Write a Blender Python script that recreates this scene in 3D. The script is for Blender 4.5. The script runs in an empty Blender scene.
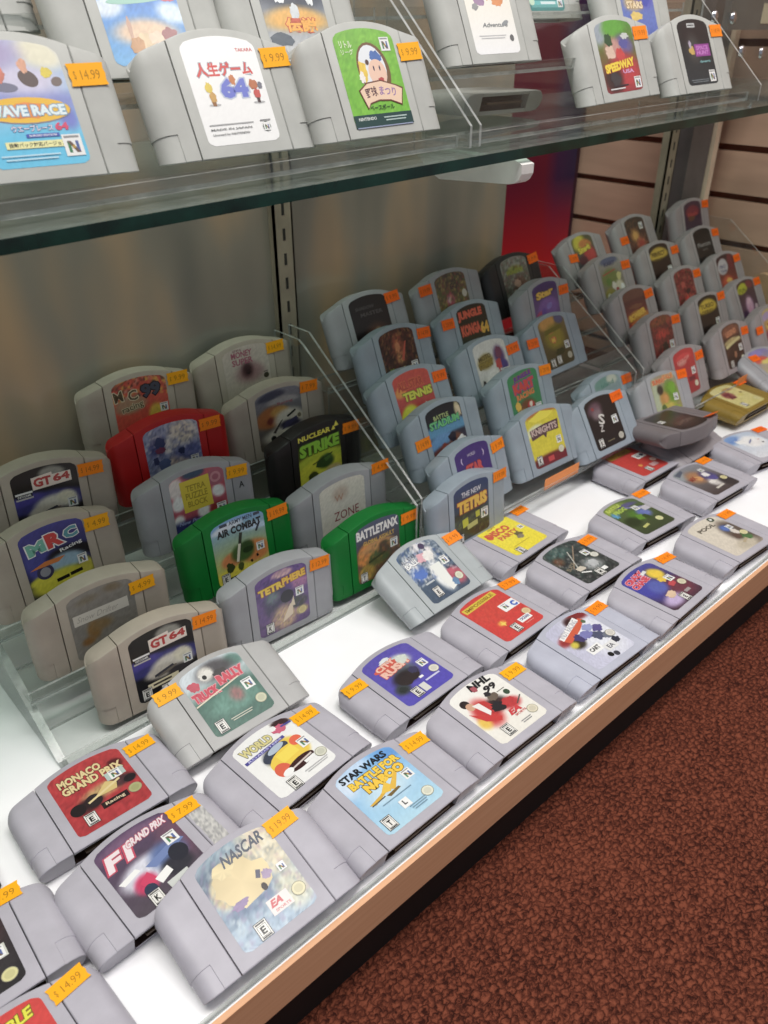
import bpy, bmesh, math, random
from mathutils import Matrix, Vector
MM = 0.001
C = bpy.context.scene.collection
random.seed(7)

# ------------------------------------------------------------------ colours and materials
def lin(c):
    out = []
    for v in c[:3]:
        v = v / 255.0
        out.append(v / 12.92 if v <= 0.04045 else ((v + 0.055) / 1.055) ** 2.4)
    return tuple(out)

def new_mat(name):
    m = bpy.data.materials.new(name)
    m.use_nodes = True
    nt = m.node_tree
    return m, nt, nt.nodes['Principled BSDF'], nt.nodes['Material Output']

def noise_node(nt, scale, detail=3.0, rough=0.55, vec=None, stretch=None):
    n = nt.nodes.new('ShaderNodeTexNoise')
    n.inputs['Scale'].default_value = scale
    n.inputs['Detail'].default_value = detail
    n.inputs['Roughness'].default_value = rough
    tc = nt.nodes.new('ShaderNodeTexCoord')
    src = tc.outputs['Object']
    if stretch:
        mp = nt.nodes.new('ShaderNodeMapping')
        mp.inputs['Scale'].default_value = stretch
        nt.links.new(src, mp.inputs['Vector'])
        src = mp.outputs['Vector']
    nt.links.new(src, n.inputs['Vector'])
    return n

def ramp(nt, fac, stops):
    r = nt.nodes.new('ShaderNodeValToRGB')
    els = r.color_ramp.elements
    while len(els) < len(stops):
        els.new(0.5)
    for e, (p, c) in zip(els, stops):
        e.position = p
        e.color = (*lin(c), 1)
    nt.links.new(fac, r.inputs['Fac'])
    return r

def solid(name, col, rough=0.5, var=0.12, scale=30, bump=0.0, metallic=0.0, bscale=300, stretch=None):
    m, nt, b, o = new_mat(name)
    n = noise_node(nt, scale, stretch=stretch)
    lo = tuple(max(0, v * (1 - var)) for v in col)
    hi = tuple(min(255, v * (1 + var)) for v in col)
    r = ramp(nt, n.outputs['Fac'], [(0.3, lo), (0.7, hi)])
    nt.links.new(r.outputs['Color'], b.inputs['Base Color'])
    b.inputs['Roughness'].default_value = rough
    b.inputs['Metallic'].default_value = metallic
    if bump:
        n2 = noise_node(nt, bscale)
        bp = nt.nodes.new('ShaderNodeBump')
        bp.inputs['Strength'].default_value = bump
        bp.inputs['Distance'].default_value = 0.0005
        nt.links.new(n2.outputs['Fac'], bp.inputs['Height'])
        nt.links.new(bp.outputs['Normal'], b.inputs['Normal'])
    return m

def plastic_material():
    m, nt, b, o = new_mat('cartridge_plastic')
    oi = nt.nodes.new('ShaderNodeObjectInfo')
    n = noise_node(nt, 45, 4)
    r = ramp(nt, n.outputs['Fac'], [(0.25, (238, 238, 238)), (0.7, (255, 255, 255))])
    mx = nt.nodes.new('ShaderNodeMix')
    mx.data_type = 'RGBA'
    mx.blend_type = 'MULTIPLY'
    mx.inputs['Factor'].default_value = 1.0
    nt.links.new(oi.outputs['Color'], mx.inputs['A'])
    nt.links.new(r.outputs['Color'], mx.inputs['B'])
    nt.links.new(mx.outputs['Result'], b.inputs['Base Color'])
    b.inputs['Roughness'].default_value = 0.46
    b.inputs['Specular IOR Level'].default_value = 0.4
    n2 = noise_node(nt, 1800, 2)
    bp = nt.nodes.new('ShaderNodeBump')
    bp.inputs['Strength'].default_value = 0.12
    bp.inputs['Distance'].default_value = 0.0002
    nt.links.new(n2.outputs['Fac'], bp.inputs['Height'])
    nt.links.new(bp.outputs['Normal'], b.inputs['Normal'])
    return m

def print_material(name, rough, coat=0.0, sat=0.93):
    m, nt, b, o = new_mat(name)
    a = nt.nodes.new('ShaderNodeAttribute')
    a.attribute_name = 'Print'
    hs = nt.nodes.new('ShaderNodeHueSaturation')
    hs.inputs['Saturation'].default_value = sat
    hs.inputs['Value'].default_value = 0.9
    nt.links.new(a.outputs['Color'], hs.inputs['Color'])
    nt.links.new(hs.outputs['Color'], b.inputs['Base Color'])
    b.inputs['Roughness'].default_value = rough
    b.inputs['Coat Weight'].default_value = coat
    b.inputs['Coat Roughness'].default_value = 0.15
    return m

def clear_material(name, tint, gloss, base_opacity, veil):
    # thin clear sheet: straight-through tinted transparency, mirror gloss by fresnel, a pale diffuse veil painting in sheen
    m, nt, b, o = new_mat(name)
    nt.nodes.remove(b)
    t = nt.nodes.new('ShaderNodeBsdfTransparent')
    t.inputs['Color'].default_value = (*lin(tint), 1)
    g = nt.nodes.new('ShaderNodeBsdfGlossy')
    g.inputs['Roughness'].default_value = gloss
    d = nt.nodes.new('ShaderNodeBsdfDiffuse')
    d.inputs['Color'].default_value = (*lin(veil), 1)
    lw = nt.nodes.new('ShaderNodeLayerWeight')
    lw.inputs['Blend'].default_value = 0.5
    pw = nt.nodes.new('ShaderNodeMath')
    pw.operation = 'POWER'
    pw.inputs[1].default_value = 4.5
    nt.links.new(lw.outputs['Facing'], pw.inputs[0])
    fr = nt.nodes.new('ShaderNodeMath')
    fr.operation = 'MULTIPLY_ADD'
    fr.inputs[1].default_value = 0.85
    fr.inputs[2].default_value = 0.035
    nt.links.new(pw.outputs[0], fr.inputs[0])
    n = noise_node(nt, 60)
    mul = nt.nodes.new('ShaderNodeMath')
    mul.operation = 'MULTIPLY'
    mul.inputs[1].default_value = base_opacity * 2
    nt.links.new(n.outputs['Fac'], mul.inputs[0])
    m1 = nt.nodes.new('ShaderNodeMixShader')
    nt.links.new(mul.outputs[0], m1.inputs['Fac'])
    nt.links.new(t.outputs[0], m1.inputs[1])
    nt.links.new(d.outputs[0], m1.inputs[2])
    m2 = nt.nodes.new('ShaderNodeMixShader')
    nt.links.new(fr.outputs[0], m2.inputs['Fac'])
    nt.links.new(m1.outputs[0], m2.inputs[1])
    nt.links.new(g.outputs[0], m2.inputs[2])
    nt.links.new(m2.outputs[0], o.inputs['Surface'])
    return m

PLASTIC = plastic_material()
PRINT = print_material('printed_label', 0.34, 0.25)
STICK = print_material('printed_sticker', 0.6, sat=1.08)
DARK_IN = solid('connector_recess', (58, 40, 34), 0.7)
CONTACT = solid('connector_board', (74, 58, 44), 0.5)
ACRYLIC = clear_material('clear_acrylic', (246, 247, 246), 0.03, 0.015, (225, 225, 220))
ACRYLIC_EDGE = clear_material('acrylic_edge_glow', (215, 220, 220), 0.15, 0.33, (235, 236, 232))  # whitish opacity paints in the light piped to the sheet edges
GLASS = clear_material('shelf_glass', (226, 238, 232), 0.05, 0.11, (206, 214, 208))  # stronger pale veil paints whitish reflections and haze onto the glass
GLASS_EDGE = solid('green_glass_edge', (14, 44, 36), 0.12, 0.3, 40)
WHITE_DECK = solid('white_laminate', (246, 246, 248), 0.35, 0.015, 12)
KICK = solid('black_kick_plate', (14, 11, 11), 0.7, 0.3)
METAL_WHITE = solid('white_enamel', (228, 226, 222), 0.35, 0.03)
STEEL = solid('polished_steel', (200, 200, 205), 0.18, 0.05, metallic=1.0)
SLOT = solid('slot_shadow', (40, 38, 34), 0.8)
STD_MAT = solid('zinc_upright', (150, 140, 122), 0.4, 0.08)

def wood_material():
    m, nt, b, o = new_mat('maple_edge_banding')
    n = noise_node(nt, 8, 5, 0.6, stretch=(1.0, 30, 30))
    r = ramp(nt, n.outputs['Fac'], [(0.3, (214, 162, 124)), (0.7, (226, 178, 140))])
    nt.links.new(r.outputs['Color'], b.inputs['Base Color'])
    b.inputs['Roughness'].default_value = 0.42
    return m
WOOD = wood_material()

def carpet_material():
    m, nt, b, o = new_mat('brown_loop_carpet')
    tc = nt.nodes.new('ShaderNodeTexCoord')
    mp = nt.nodes.new('ShaderNodeMapping')
    mp.inputs['Scale'].default_value = (1.0, 1.5, 1.0)
    mp.inputs['Rotation'].default_value = (0, 0, 0.2)
    nt.links.new(tc.outputs['Object'], mp.inputs['Vector'])
    v = nt.nodes.new('ShaderNodeTexVoronoi')
    v.voronoi_dimensions = '2D'
    v.feature = 'DISTANCE_TO_EDGE'
    v.inputs['Scale'].default_value = 150
    v.inputs['Randomness'].default_value = 0.8
    n = nt.nodes.new('ShaderNodeTexNoise')
    n.inputs['Scale'].default_value = 240
    n.inputs['Detail'].default_value = 4
    nt.links.new(tc.outputs['Object'], n.inputs['Vector'])
    dist = nt.nodes.new('ShaderNodeVectorMath')       # loops wander: distort the lookup
    dist.operation = 'MULTIPLY_ADD'
    nt.links.new(n.outputs['Color'], dist.inputs[0])
    dist.inputs[1].default_value = (0.014, 0.014, 0)
    nt.links.new(mp.outputs['Vector'], dist.inputs[2])
    nt.links.new(dist.outputs[0], v.inputs['Vector'])
    n3 = nt.nodes.new('ShaderNodeTexNoise')
    n3.inputs['Scale'].default_value = 9
    n3.inputs['Detail'].default_value = 5
    nt.links.new(tc.outputs['Object'], n3.inputs['Vector'])
    ad = nt.nodes.new('ShaderNodeMath')
    ad.operation = 'MULTIPLY_ADD'
    ad.inputs[1].default_value = 0.75
    nt.links.new(n.outputs['Fac'], ad.inputs[0])
    nt.links.new(v.outputs['Distance'], ad.inputs[2])
    ad2 = nt.nodes.new('ShaderNodeMath')
    ad2.operation = 'MULTIPLY_ADD'
    ad2.inputs[1].default_value = 0.22
    nt.links.new(n3.outputs['Fac'], ad2.inputs[0])
    nt.links.new(ad.outputs[0], ad2.inputs[2])
    r = ramp(nt, ad2.outputs[0], [(0.42, (52, 25, 20)), (0.62, (92, 48, 36)), (0.9, (126, 70, 52))])
    nt.links.new(r.outputs['Color'], b.inputs['Base Color'])
    b.inputs['Roughness'].default_value = 0.95
    b.inputs['Specular IOR Level'].default_value = 0.1
    inv = nt.nodes.new('ShaderNodeMath')
    inv.operation = 'SUBTRACT'
    inv.inputs[1].default_value = 0.0
    nt.links.new(ad.outputs[0], inv.inputs[0])
    bp = nt.nodes.new('ShaderNodeBump')
    bp.inputs['Strength'].default_value = 0.7
    bp.inputs['Distance'].default_value = 0.003
    nt.links.new(inv.outputs[0], bp.inputs['Height'])
    nt.links.new(bp.outputs['Normal'], b.inputs['Normal'])
    return m
CARPET = carpet_material()

def back_panel_material():
    m, nt, b, o = new_mat('back_panel_reflections')
    n = noise_node(nt, 4.2, 2, 0.45, stretch=(2.6, 1.0, 0.8))  # tan and grey streaks paint blurred reflections into the panel colour
    r = ramp(nt, n.outputs['Fac'], [(0.3, (116, 116, 110)), (0.5, (146, 140, 128)), (0.68, (188, 160, 130))])
    nt.links.new(r.outputs['Color'], b.inputs['Base Color'])
    b.inputs['Roughness'].default_value = 0.16
    b.inputs['Specular IOR Level'].default_value = 0.75
    return m
BACKMAT = back_panel_material()

# ------------------------------------------------------------------ mesh helpers (all dimensions in millimetres)
class MB:
    def __init__(s):
        s.v, s.f, s.m = [], [], []
    def quad(s, a, b, c, d, mi=0):
        n = len(s.v)
        s.v += [a, b, c, d]
        s.f.append((n, n + 1, n + 2, n + 3))
        s.m.append(mi)
    def poly(s, pts, mi=0):
        n = len(s.v)
        s.v += list(pts)
        s.f.append(tuple(range(n, n + len(pts))))
        s.m.append(mi)
    def box(s, x0, x1, y0, y1, z0, z1, mi=0, edge=None, big=None):
        """box; with edge given, every face except the pair across axis `big` gets material `edge`"""
        n = len(s.v)
        s.v += [(x0, y0, z0), (x1, y0, z0), (x1, y1, z0), (x0, y1, z0), (x0, y0, z1), (x1, y0, z1), (x1, y1, z1), (x0, y1, z1)]
        fs = [((0, 3, 2, 1), 2), ((4, 5, 6, 7), 2), ((0, 1, 5, 4), 1), ((2, 3, 7, 6), 1), ((1, 2, 6, 5), 0), ((3, 0, 4, 7), 0)]
        for f, ax in fs:
            s.f.append(tuple(n + i for i in f))
            s.m.append(mi if edge is None or ax == big else edge)
    def prism_x(s, yz, x0, x1, mi=0, edge=None):
        k = len(yz)
        s.poly([(x0, y, z) for y, z in yz][::-1], mi)
        s.poly([(x1, y, z) for y, z in yz], mi)
        for i in range(k):
            a, b = yz[i], yz[(i + 1) % k]
            s.quad((x0, *a), (x0, *b), (x1, *b), (x1, *a), mi if edge is None else edge)
    def prism_z(s, xy, z0, z1, mi=0, edge=None):
        k = len(xy)
        s.poly([(x, y, z0) for x, y in xy][::-1], mi)
        s.poly([(x, y, z1) for x, y in xy], mi)
        for i in range(k):
            a, b = xy[i], xy[(i + 1) % k]
            s.quad((*a, z0), (*b, z0), (*b, z1), (*a, z1), mi if edge is None else edge)
    def mesh(s, name, mats, weld=0.0, smooth=None):
        me = bpy.data.meshes.new(name)
        me.from_pydata([(a * MM, b * MM, c * MM) for a, b, c in s.v], [], s.f)
        for m in mats:
            me.materials.append(m)
        me.polygons.foreach_set('material_index', s.m)
        bm = bmesh.new()
        bm.from_mesh(me)
        bmesh.ops.remove_doubles(bm, verts=bm.verts, dist=max(weld, 0.01) * MM)
        bmesh.ops.recalc_face_normals(bm, faces=bm.faces)
        bm.to_mesh(me)
        bm.free()
        if smooth is not None:
            me.polygons.foreach_set('use_smooth', [True] * len(me.polygons))
            me.set_sharp_from_angle(angle=math.radians(smooth))
        me.update()
        return me
    def build(s, name, mats, parent=None, **k):
        o = bpy.data.objects.new(name, s.mesh(name, mats, **k))
        C.objects.link(o)
        if parent:
            o.parent = parent
        return o

def tag(o, label, cat, group=None, kind=None):
    o['label'] = label
    if cat:
        o['category'] = cat
    if group:
        o['group'] = group
    if kind:
        o['kind'] = kind
    return o

def empty(name, loc=(0, 0, 0)):
    o = bpy.data.objects.new(name, None)
    o.empty_display_size = 0.02
    C.objects.link(o)
    o.location = [v * MM for v in loc]
    return o

# ------------------------------------------------------------------ the cartridge
GX, HW, T = 35.0, 59.5, 19.5          # groove, half width, thickness
LX, LY0, LY1, ARCH = 27.4, 7.36, 67.5, 4.3
def h_center(x):
    return 70.3 + 6.6 * (1 - (x / GX) ** 2)
def h_grip(ax):
    h = 70.3 - 0.30 * (ax - GX)
    if ax > 53.5:
        t = min(1.0, (ax - 53.5) / 6.0)
        h -= 6.0 * (1 - math.sqrt(max(0.0, 1 - t * t)))
    return h

def shell_mesh():
    g = MB()
    N = 18
    xs = [-GX + 0.35 + (2 * GX - 0.7) * i / N for i in range(N + 1)]
    def sect(x):
        h = h_center(x)
        return [(0.8, -3.2), (0, -0.6), (0.6, 0), (h - 1.3, 0), (h - 0.4, -0.4), (h, -1.3), (h, -T + 1.3), (h - 1.3, -T), (5, -T), (4.2, -16), (10, -16), (10, -3.2)]
    S = [sect(x) for x in xs]
    k = len(S[0])
    for i in range(N):
        for j in range(k):
            a, b = S[i][j], S[i][(j + 1) % k]
            c, d = S[i + 1][(j + 1) % k], S[i + 1][j]
            mi = 1 if j in (9, 10, 11) else 0
            g.quad((xs[i], *a), (xs[i], *b), (xs[i + 1], *c), (xs[i + 1], *d), mi)
    g.poly([(xs[0], *p) for p in S[0]])
    g.poly([(xs[-1], *p) for p in S[-1]][::-1])
    return g.mesh('shell', [PLASTIC, DARK_IN], smooth=38)

def grip_mesh(sx):
    g = MB()
    # horizontal section, front half from groove to the round side, then mirrored for the back
    prof = [(GX + 0.35, -0.6), (GX + 0.9, 0.0), (39, 0), (43, 0), (46.6, 0), (46.85, 0), (49.0, -0.02)]
    K = 9
    for i in range(1, K + 1):
        a = math.pi / 2 * i / K
        prof.append((49.3 + 10.2 * math.sin(a), -T / 2 + (T / 2) * math.cos(a)))
    half = len(prof)
    full = prof + [(x, -T - z) for x, z in prof[:-1][::-1]]
    ys = [0, 0.5, 6, 13, 16.3, 16.55, 24, 34, 46]
    def pt(i, y, inset=0.0):
        x, z = full[i]
        if y < 1:                     # the foot is cut back towards the rear
            y += 5.0 * (-z / T)
        if inset:
            x = min(x, 200)
            nx, nz = (0, 1 if z > -T / 2 else -1)
            if x > 49.3:
                ang = math.atan2((z + T / 2) / (T / 2), (x - 49.3) / 10.2)
                nx, nz = math.cos(ang), math.sin(ang)
            x -= nx * inset
            z -= nz * inset
        return (sx * x, y, z)
    n = len(full)
    rows = []
    for y in ys:
        row = []
        for i in range(n):
            x = full[i][0]
            ins = 0.55 if (y < 16.4 and x > 46.7) else 0.0
            if y == 0:
                ins += 0.5
            row.append(pt(i, y, ins))
        rows.append(row)
    for fr, ins, dh in ((0.5, 0, 0), (1.0, 0, 1.3), (1.0, 0.4, 0.4), (1.0, 1.3, 0.0)):
        row = []
        for i in range(n):
            ht = h_grip(full[i][0])
            y = 46 + (ht - 46) * 0.5 if fr == 0.5 else ht - dh
            row.append(pt(i, y, ins if i not in (0, n - 1) else 0))
        rows.append(row)
    for r in range(len(rows) - 1):
        for i in range(n - 1):
            g.quad(rows[r][i], rows[r][i + 1], rows[r + 1][i + 1], rows[r + 1][i])
        g.quad(rows[r][n - 1], rows[r][0], rows[r + 1][0], rows[r + 1][n - 1])
    for row in (rows[0], rows[-1]):
        for i in range(half - 1):
            g.quad(row[i], row[i + 1], row[n - 2 - i], row[n - 1 - i])
    return g.mesh('side_grip', [PLASTIC], smooth=38)

def connector_mesh():
    g = MB()
    g.box(-27, 27, 2.5, 8.8, -10.6, -8.6)
    return g.mesh('edge_connector', [CONTACT])

M_SHELL, M_GL, M_GR, M_CON = shell_mesh(), grip_mesh(-1), grip_mesh(1), connector_mesh()

# ------------------------------------------------------------------ text glyphs
_tc = {}
def glyphs(s, fat=0.0):
    key = (s, fat)
    if key in _tc:
        return _tc[key]
    cu = bpy.data.curves.new('txt', 'FONT')
    cu.body = s
    cu.size = 1.0
    cu.resolution_u = 2
    cu.offset = fat
    cu.fill_mode = 'FRONT'
    ob = bpy.data.objects.new('txt', cu)
    C.objects.link(ob)
    dg = bpy.context.evaluated_depsgraph_get()
    me = bpy.data.meshes.new_from_object(ob.evaluated_get(dg))
    V = [(v.co.x, v.co.y) for v in me.vertices]
    F = [tuple(p.vertices) for p in me.polygons]
    bpy.data.objects.remove(ob)
    bpy.data.curves.remove(cu)
    bpy.data.meshes.remove(me)
    _tc[key] = (V, F)
    return V, F

# ------------------------------------------------------------------ printed artwork: coloured geometry on a flat sheet
class Art:
    """layered coloured polygons; u,v run 0..1 over a rectangle of w x h mm with its lower left corner at x0,y0"""
    def __init__(s, x0, y0, w, h):
        s.x0, s.y0, s.w, s.h = x0, y0, w, h
        s.v, s.c, s.f = [], [], []
        s.z = 0.0
    def step(s):
        s.z += 0.018
    def raw(s, pts, cols, faces):
        n = len(s.v)
        s.v += pts
        s.c += cols
        s.f += [tuple(n + i for i in f) for f in faces]
    def P(s, u, v):
        return (s.x0 + u * s.w, s.y0 + v * s.h, s.z)
    def poly(s, uv, col):
        s.step()
        s.raw([s.P(*p) for p in uv], [lin(col)] * len(uv), [tuple(range(len(uv)))])
    def rect(s, cx, cy, w, h, col, rot=0):
        a = math.radians(rot)
        q = []
        for dx, dy in ((-.5, -.5), (.5, -.5), (.5, .5), (-.5, .5)):
            X, Y = dx * w * s.w, dy * h * s.h
            q.append((cx + (X * math.cos(a) - Y * math.sin(a)) / s.w, cy + (X * math.sin(a) + Y * math.cos(a)) / s.h))
        s.poly(q, col)
    def ell(s, cx, cy, rx, ry, col, rot=0, n=22):
        a = math.radians(rot)
        q = []
        for i in range(n):
            t = 2 * math.pi * i / n
            X, Y = rx * s.w * math.cos(t), ry * s.h * math.sin(t)
            q.append((cx + (X * math.cos(a) - Y * math.sin(a)) / s.w, cy + (X * math.sin(a) + Y * math.cos(a)) / s.h))
        s.poly(q, col)
    def text(s, t, cx, cy, w, h, col, rot=0, fat=0.02, out=None, shear=0.0):
        V, F = glyphs(t, fat)
        if not V:
            return
        xs, ys = [p[0] for p in V], [p[1] for p in V]
        bx, by, bw, bh = min(xs), min(ys), max(xs) - min(xs), max(ys) - min(ys)
        W, H = w * s.w, h * s.h
        a = math.radians(rot)
        def place(VV, FF, cc):
            s.step()
            pts = []
            for x, y in VV:
                X = ((x - bx) / bw - .5) * W + shear * ((y - by) / bh - .5) * H
                Y = ((y - by) / bh - .5) * H
                pts.append((s.x0 + cx * s.w + X * math.cos(a) - Y * math.sin(a), s.y0 + cy * s.h + X * math.sin(a) + Y * math.cos(a), s.z))
            s.raw(pts, [lin(cc)] * len(pts), FF)
        if out:
            V2, F2 = glyphs(t, fat + 0.055)
            place(V2, F2, out)
        place(V, F, col)
    def mesh(s, name, mat, bend=None):
        me = bpy.data.meshes.new(name)
        me.from_pydata([(a * MM, b * MM, c * MM) for a, b, c in s.v], [], s.f)
        at = me.color_attributes.new('Print', 'FLOAT_COLOR', 'POINT')
        flat = []
        for c in s.c:
            flat += [c[0], c[1], c[2], 1.0]
        at.data.foreach_set('color', flat)
        me.materials.append(mat)
        me.update()
        return me

def sstep(x):
    x = max(0.0, min(1.0, x))
    return x * x * (3 - 2 * x)

def label_mesh(spec, seed):
    rnd = random.Random(seed)
    A = Art(-LX, LY0, 2 * LX, LY1 - LY0)
    A.z = 0.12
    nu, nv = 34, 36
    top, bot = spec.get('bg', ((120, 120, 120), (90, 90, 90)))
    top, bot = (top, bot)
    pal = spec.get('pal', [])
    amp = spec.get('amp', 0.0)
    blobs = spec.get('b', [])
    R = 4.2
    H = LY1 - LY0
    lat = [[rnd.choice(pal) if pal else None for _ in range(60)] for _ in range(60)]
    cell = spec.get('cell', 2)
    for j in range(nv + 1):
        t = j / nv
        d = min(t, 1 - t) * H
        cut = R - math.sqrt(max(0.0, R * R - (R - d) ** 2)) if d < R else 0.0
        hw = LX - cut
        for i in range(nu + 1):
            x = -hw + 2 * hw * i / nu
            arch = ARCH * (1 - (x / LX) ** 2)
            y = LY0 + t * (H + arch)
            u, v = (x + LX) / (2 * LX), t
            col = [bot[k] + (top[k] - bot[k]) * v for k in range(3)]
            for bl in blobs:
                cx, cy, rx, ry, bc = bl[:5]
                soft = bl[5] if len(bl) > 5 else 0.25
                q = math.hypot((u - cx) / rx, (v - cy) / ry)
                w = 1 - sstep((q - (1 - soft)) / (2 * soft))
                if w > 0:
                    for k in range(3):
                        col[k] += (bc[k] - col[k]) * w
            if pal and amp:
                n = lat[j // cell][i // cell]
                w = amp * rnd.random()
                zone = spec.get('zone')
                if zone and not (zone[0] <= u <= zone[2] and zone[1] <= v <= zone[3]):
                    w *= 0.12
                for k in range(3):
                    col[k] += (n[k] - col[k]) * w
            gl = 1 + spec.get('grain', 0.045) * rnd.uniform(-1, 1)
            col = [min(255, k * gl) for k in col]
            A.v.append((x, y, A.z))
            A.c.append(lin(col))
    for j in range(nv):
        for i in range(nu):
            a = j * (nu + 1) + i
            A.f.append((a, a + 1, a + nu + 2, a + nu + 1))
    for op in spec.get('o', []):
        k = op[0]
        if k == 't':
            A.text(*op[1:6], op[6], **(op[7] if len(op) > 7 else {}))
        elif k == 'r':
            A.rect(*op[1:])
        elif k == 'e':
            A.ell(*op[1:])
        elif k == 'p':
            A.poly(*op[1:])
        elif k == 'N':      # four-colour N emblem on a white tile
            u, v = op[1], op[2]
            q = op[3] if len(op) > 3 else 0.15
            A.rect(u, v, q, q * .95, (238, 238, 236))
            if q > 0.1:
                A.rect(u, v + q * .36, q * .8, q * .1, (150, 150, 150))
            for dx, c in ((-.22, (70, 130, 90)), (.22, (80, 100, 160))):
                A.rect(u + dx * q, v - .08 * q, q * .16, q * .52, c)
            A.poly([(u - .3 * q, v + .18 * q), (u - .1 * q, v + .18 * q), (u + .3 * q, v - .34 * q), (u + .1 * q, v - .34 * q)], (110, 90, 80))
            A.rect(u, v - .08 * q, q * .14, q * .16, (190, 150, 40))
        elif k == 'S':      # oval seal
            u, v = op[1], op[2]
            c = op[3] if len(op) > 3 else (226, 222, 196)
            A.ell(u, v, .088, .075, (150, 146, 124))
            A.ell(u, v, .08, .067, c)
            A.ell(u, v, .055, .045, tuple(x * .93 for x in c))
        elif k == 'E':      # rating box
            u, v, ch = op[1], op[2], op[3]
            A.rect(u, v, .16, .19, (30, 30, 30))
            A.rect(u, v, .145, .175, (236, 234, 228))
            A.rect(u, v - .005, .115, .115, (40, 40, 40))
            A.rect(u, v - .005, .105, .105, (236, 234, 228))
            A.text(ch, u, v - .005, .06, .08, (25, 25, 25), fat=.04)
            A.rect(u, v + .072, .12, .016, (60, 60, 60))
            A.rect(u, v - .075, .12, .016, (60, 60, 60))
        elif k == 'L':      # lines of small print
            u, v, w, n, c = op[1:6]
            for i in range(n):
                A.rect(u, v - i * .032, w * (1 - .12 * (i % 3)), .013, c)
        elif k == 'X':      # irregular patch
            u, v, rx, ry, c, sd = op[1:7]
            r2 = random.Random(sd * 7 + int(u * 100))
            n = 20
            A.step()
            pts, cols = [A.P(u, v)], [lin(c)]
            for i in range(n):
                q = r2.uniform(0.72, 1.1)
                pts.append(A.P(u + rx * q * math.cos(2 * math.pi * i / n), v + ry * q * math.sin(2 * math.pi * i / n)))
                g = r2.uniform(0.93, 1.05)
                cols.append(lin(tuple(min(255, x * g) for x in c)))
            A.raw(pts, cols, [(0, i + 1, (i + 1) % n + 1) for i in range(n)])
    return A.mesh('cover_label', PRINT)

def sticker_mesh(price, col, w=22.5, h=12.0):
    A = Art(-w / 2, -h / 2, w, h)
    A.z = 0.0
    pts, cols = [], []
    n = 12
    r = random.Random(price + str(col))
    top, bot = [], []
    for i in range(n + 1):                       # scalloped short ends as torn price-gun labels
        top.append((-w / 2 + w * i / n, h / 2))
        bot.append((-w / 2 + w * i / n, -h / 2))
    lft = [(-w / 2 + (0.7 if k % 2 else 0), -h / 2 + h * k / 4) for k in range(1, 4)]
    rgt = [(w / 2 - (0.7 if k % 2 else 0), -h / 2 + h * k / 4) for k in range(1, 4)]
    ring = bot + rgt + top[::-1] + lft[::-1]
    A.raw([(x, y, 0.0) for x, y in ring], [lin(col)] * len(ring), [tuple(range(len(ring)))])
    ink = tuple(v * .68 for v in col)
    A.text('$', .16, .46, .07, .42, ink, fat=0.0)
    A.text(price, .58, .48, .52, .42, ink, fat=0.0)
    return A.mesh('price_sticker', STICK)

ORANGE, AMBER, DEEP = (255, 140, 16), (255, 178, 12), (255, 112, 30)
_st = {}
def sticker(price, col):
    if (price, col) not in _st:
        _st[(price, col)] = sticker_mesh(price, col)
    return _st[(price, col)]

GREY, COOL, WARM, PALE = (160, 160, 164), (152, 162, 172), (172, 161, 148), (178, 179, 174)
def cartridge(key, pose, body, spec, stk, label, group, name='game_cartridge'):
    """pose: x, y, z of the lower front edge's middle, yaw, tilt, roll in degrees (millimetres)"""
    x, y, z, yaw, tilt, roll = pose
    root = empty(name)
    M = Matrix.Translation((x * MM, y * MM, z * MM)) @ Matrix.Rotation(math.radians(yaw), 4, 'Z') @ Matrix.Rotation(math.radians(tilt), 4, 'X') @ Matrix.Rotation(math.radians(roll), 4, 'Z')
    root.matrix_world = M
    tag(root, label, 'game cartridge', group)
    col = (*lin(body), 1)
    shell = None
    for nm, me in (('shell', M_SHELL), ('side_grip', M_GL), ('side_grip', M_GR), ('edge_connector', M_CON)):
        o = bpy.data.objects.new(nm, me)
        o.color = col
        C.objects.link(o)
        o.parent = shell if nm == 'edge_connector' else root
        if nm == 'shell':
            shell = o
    if spec is not None:
        o = bpy.data.objects.new('cover_label', label_mesh(spec, key))
        C.objects.link(o)
        o.parent = root
    if stk:
        sx, sy, price, scol = stk[:4]
        o = bpy.data.objects.new('price_sticker', sticker(price, scol))
        C.objects.link(o)
        o.parent = root
        o.location = (sx * MM, sy * MM, 0.75 * MM)
        o.rotation_euler = (0, 0, math.radians(stk[4] if len(stk) > 4 else random.uniform(-5, 5)))
    return root
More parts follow.
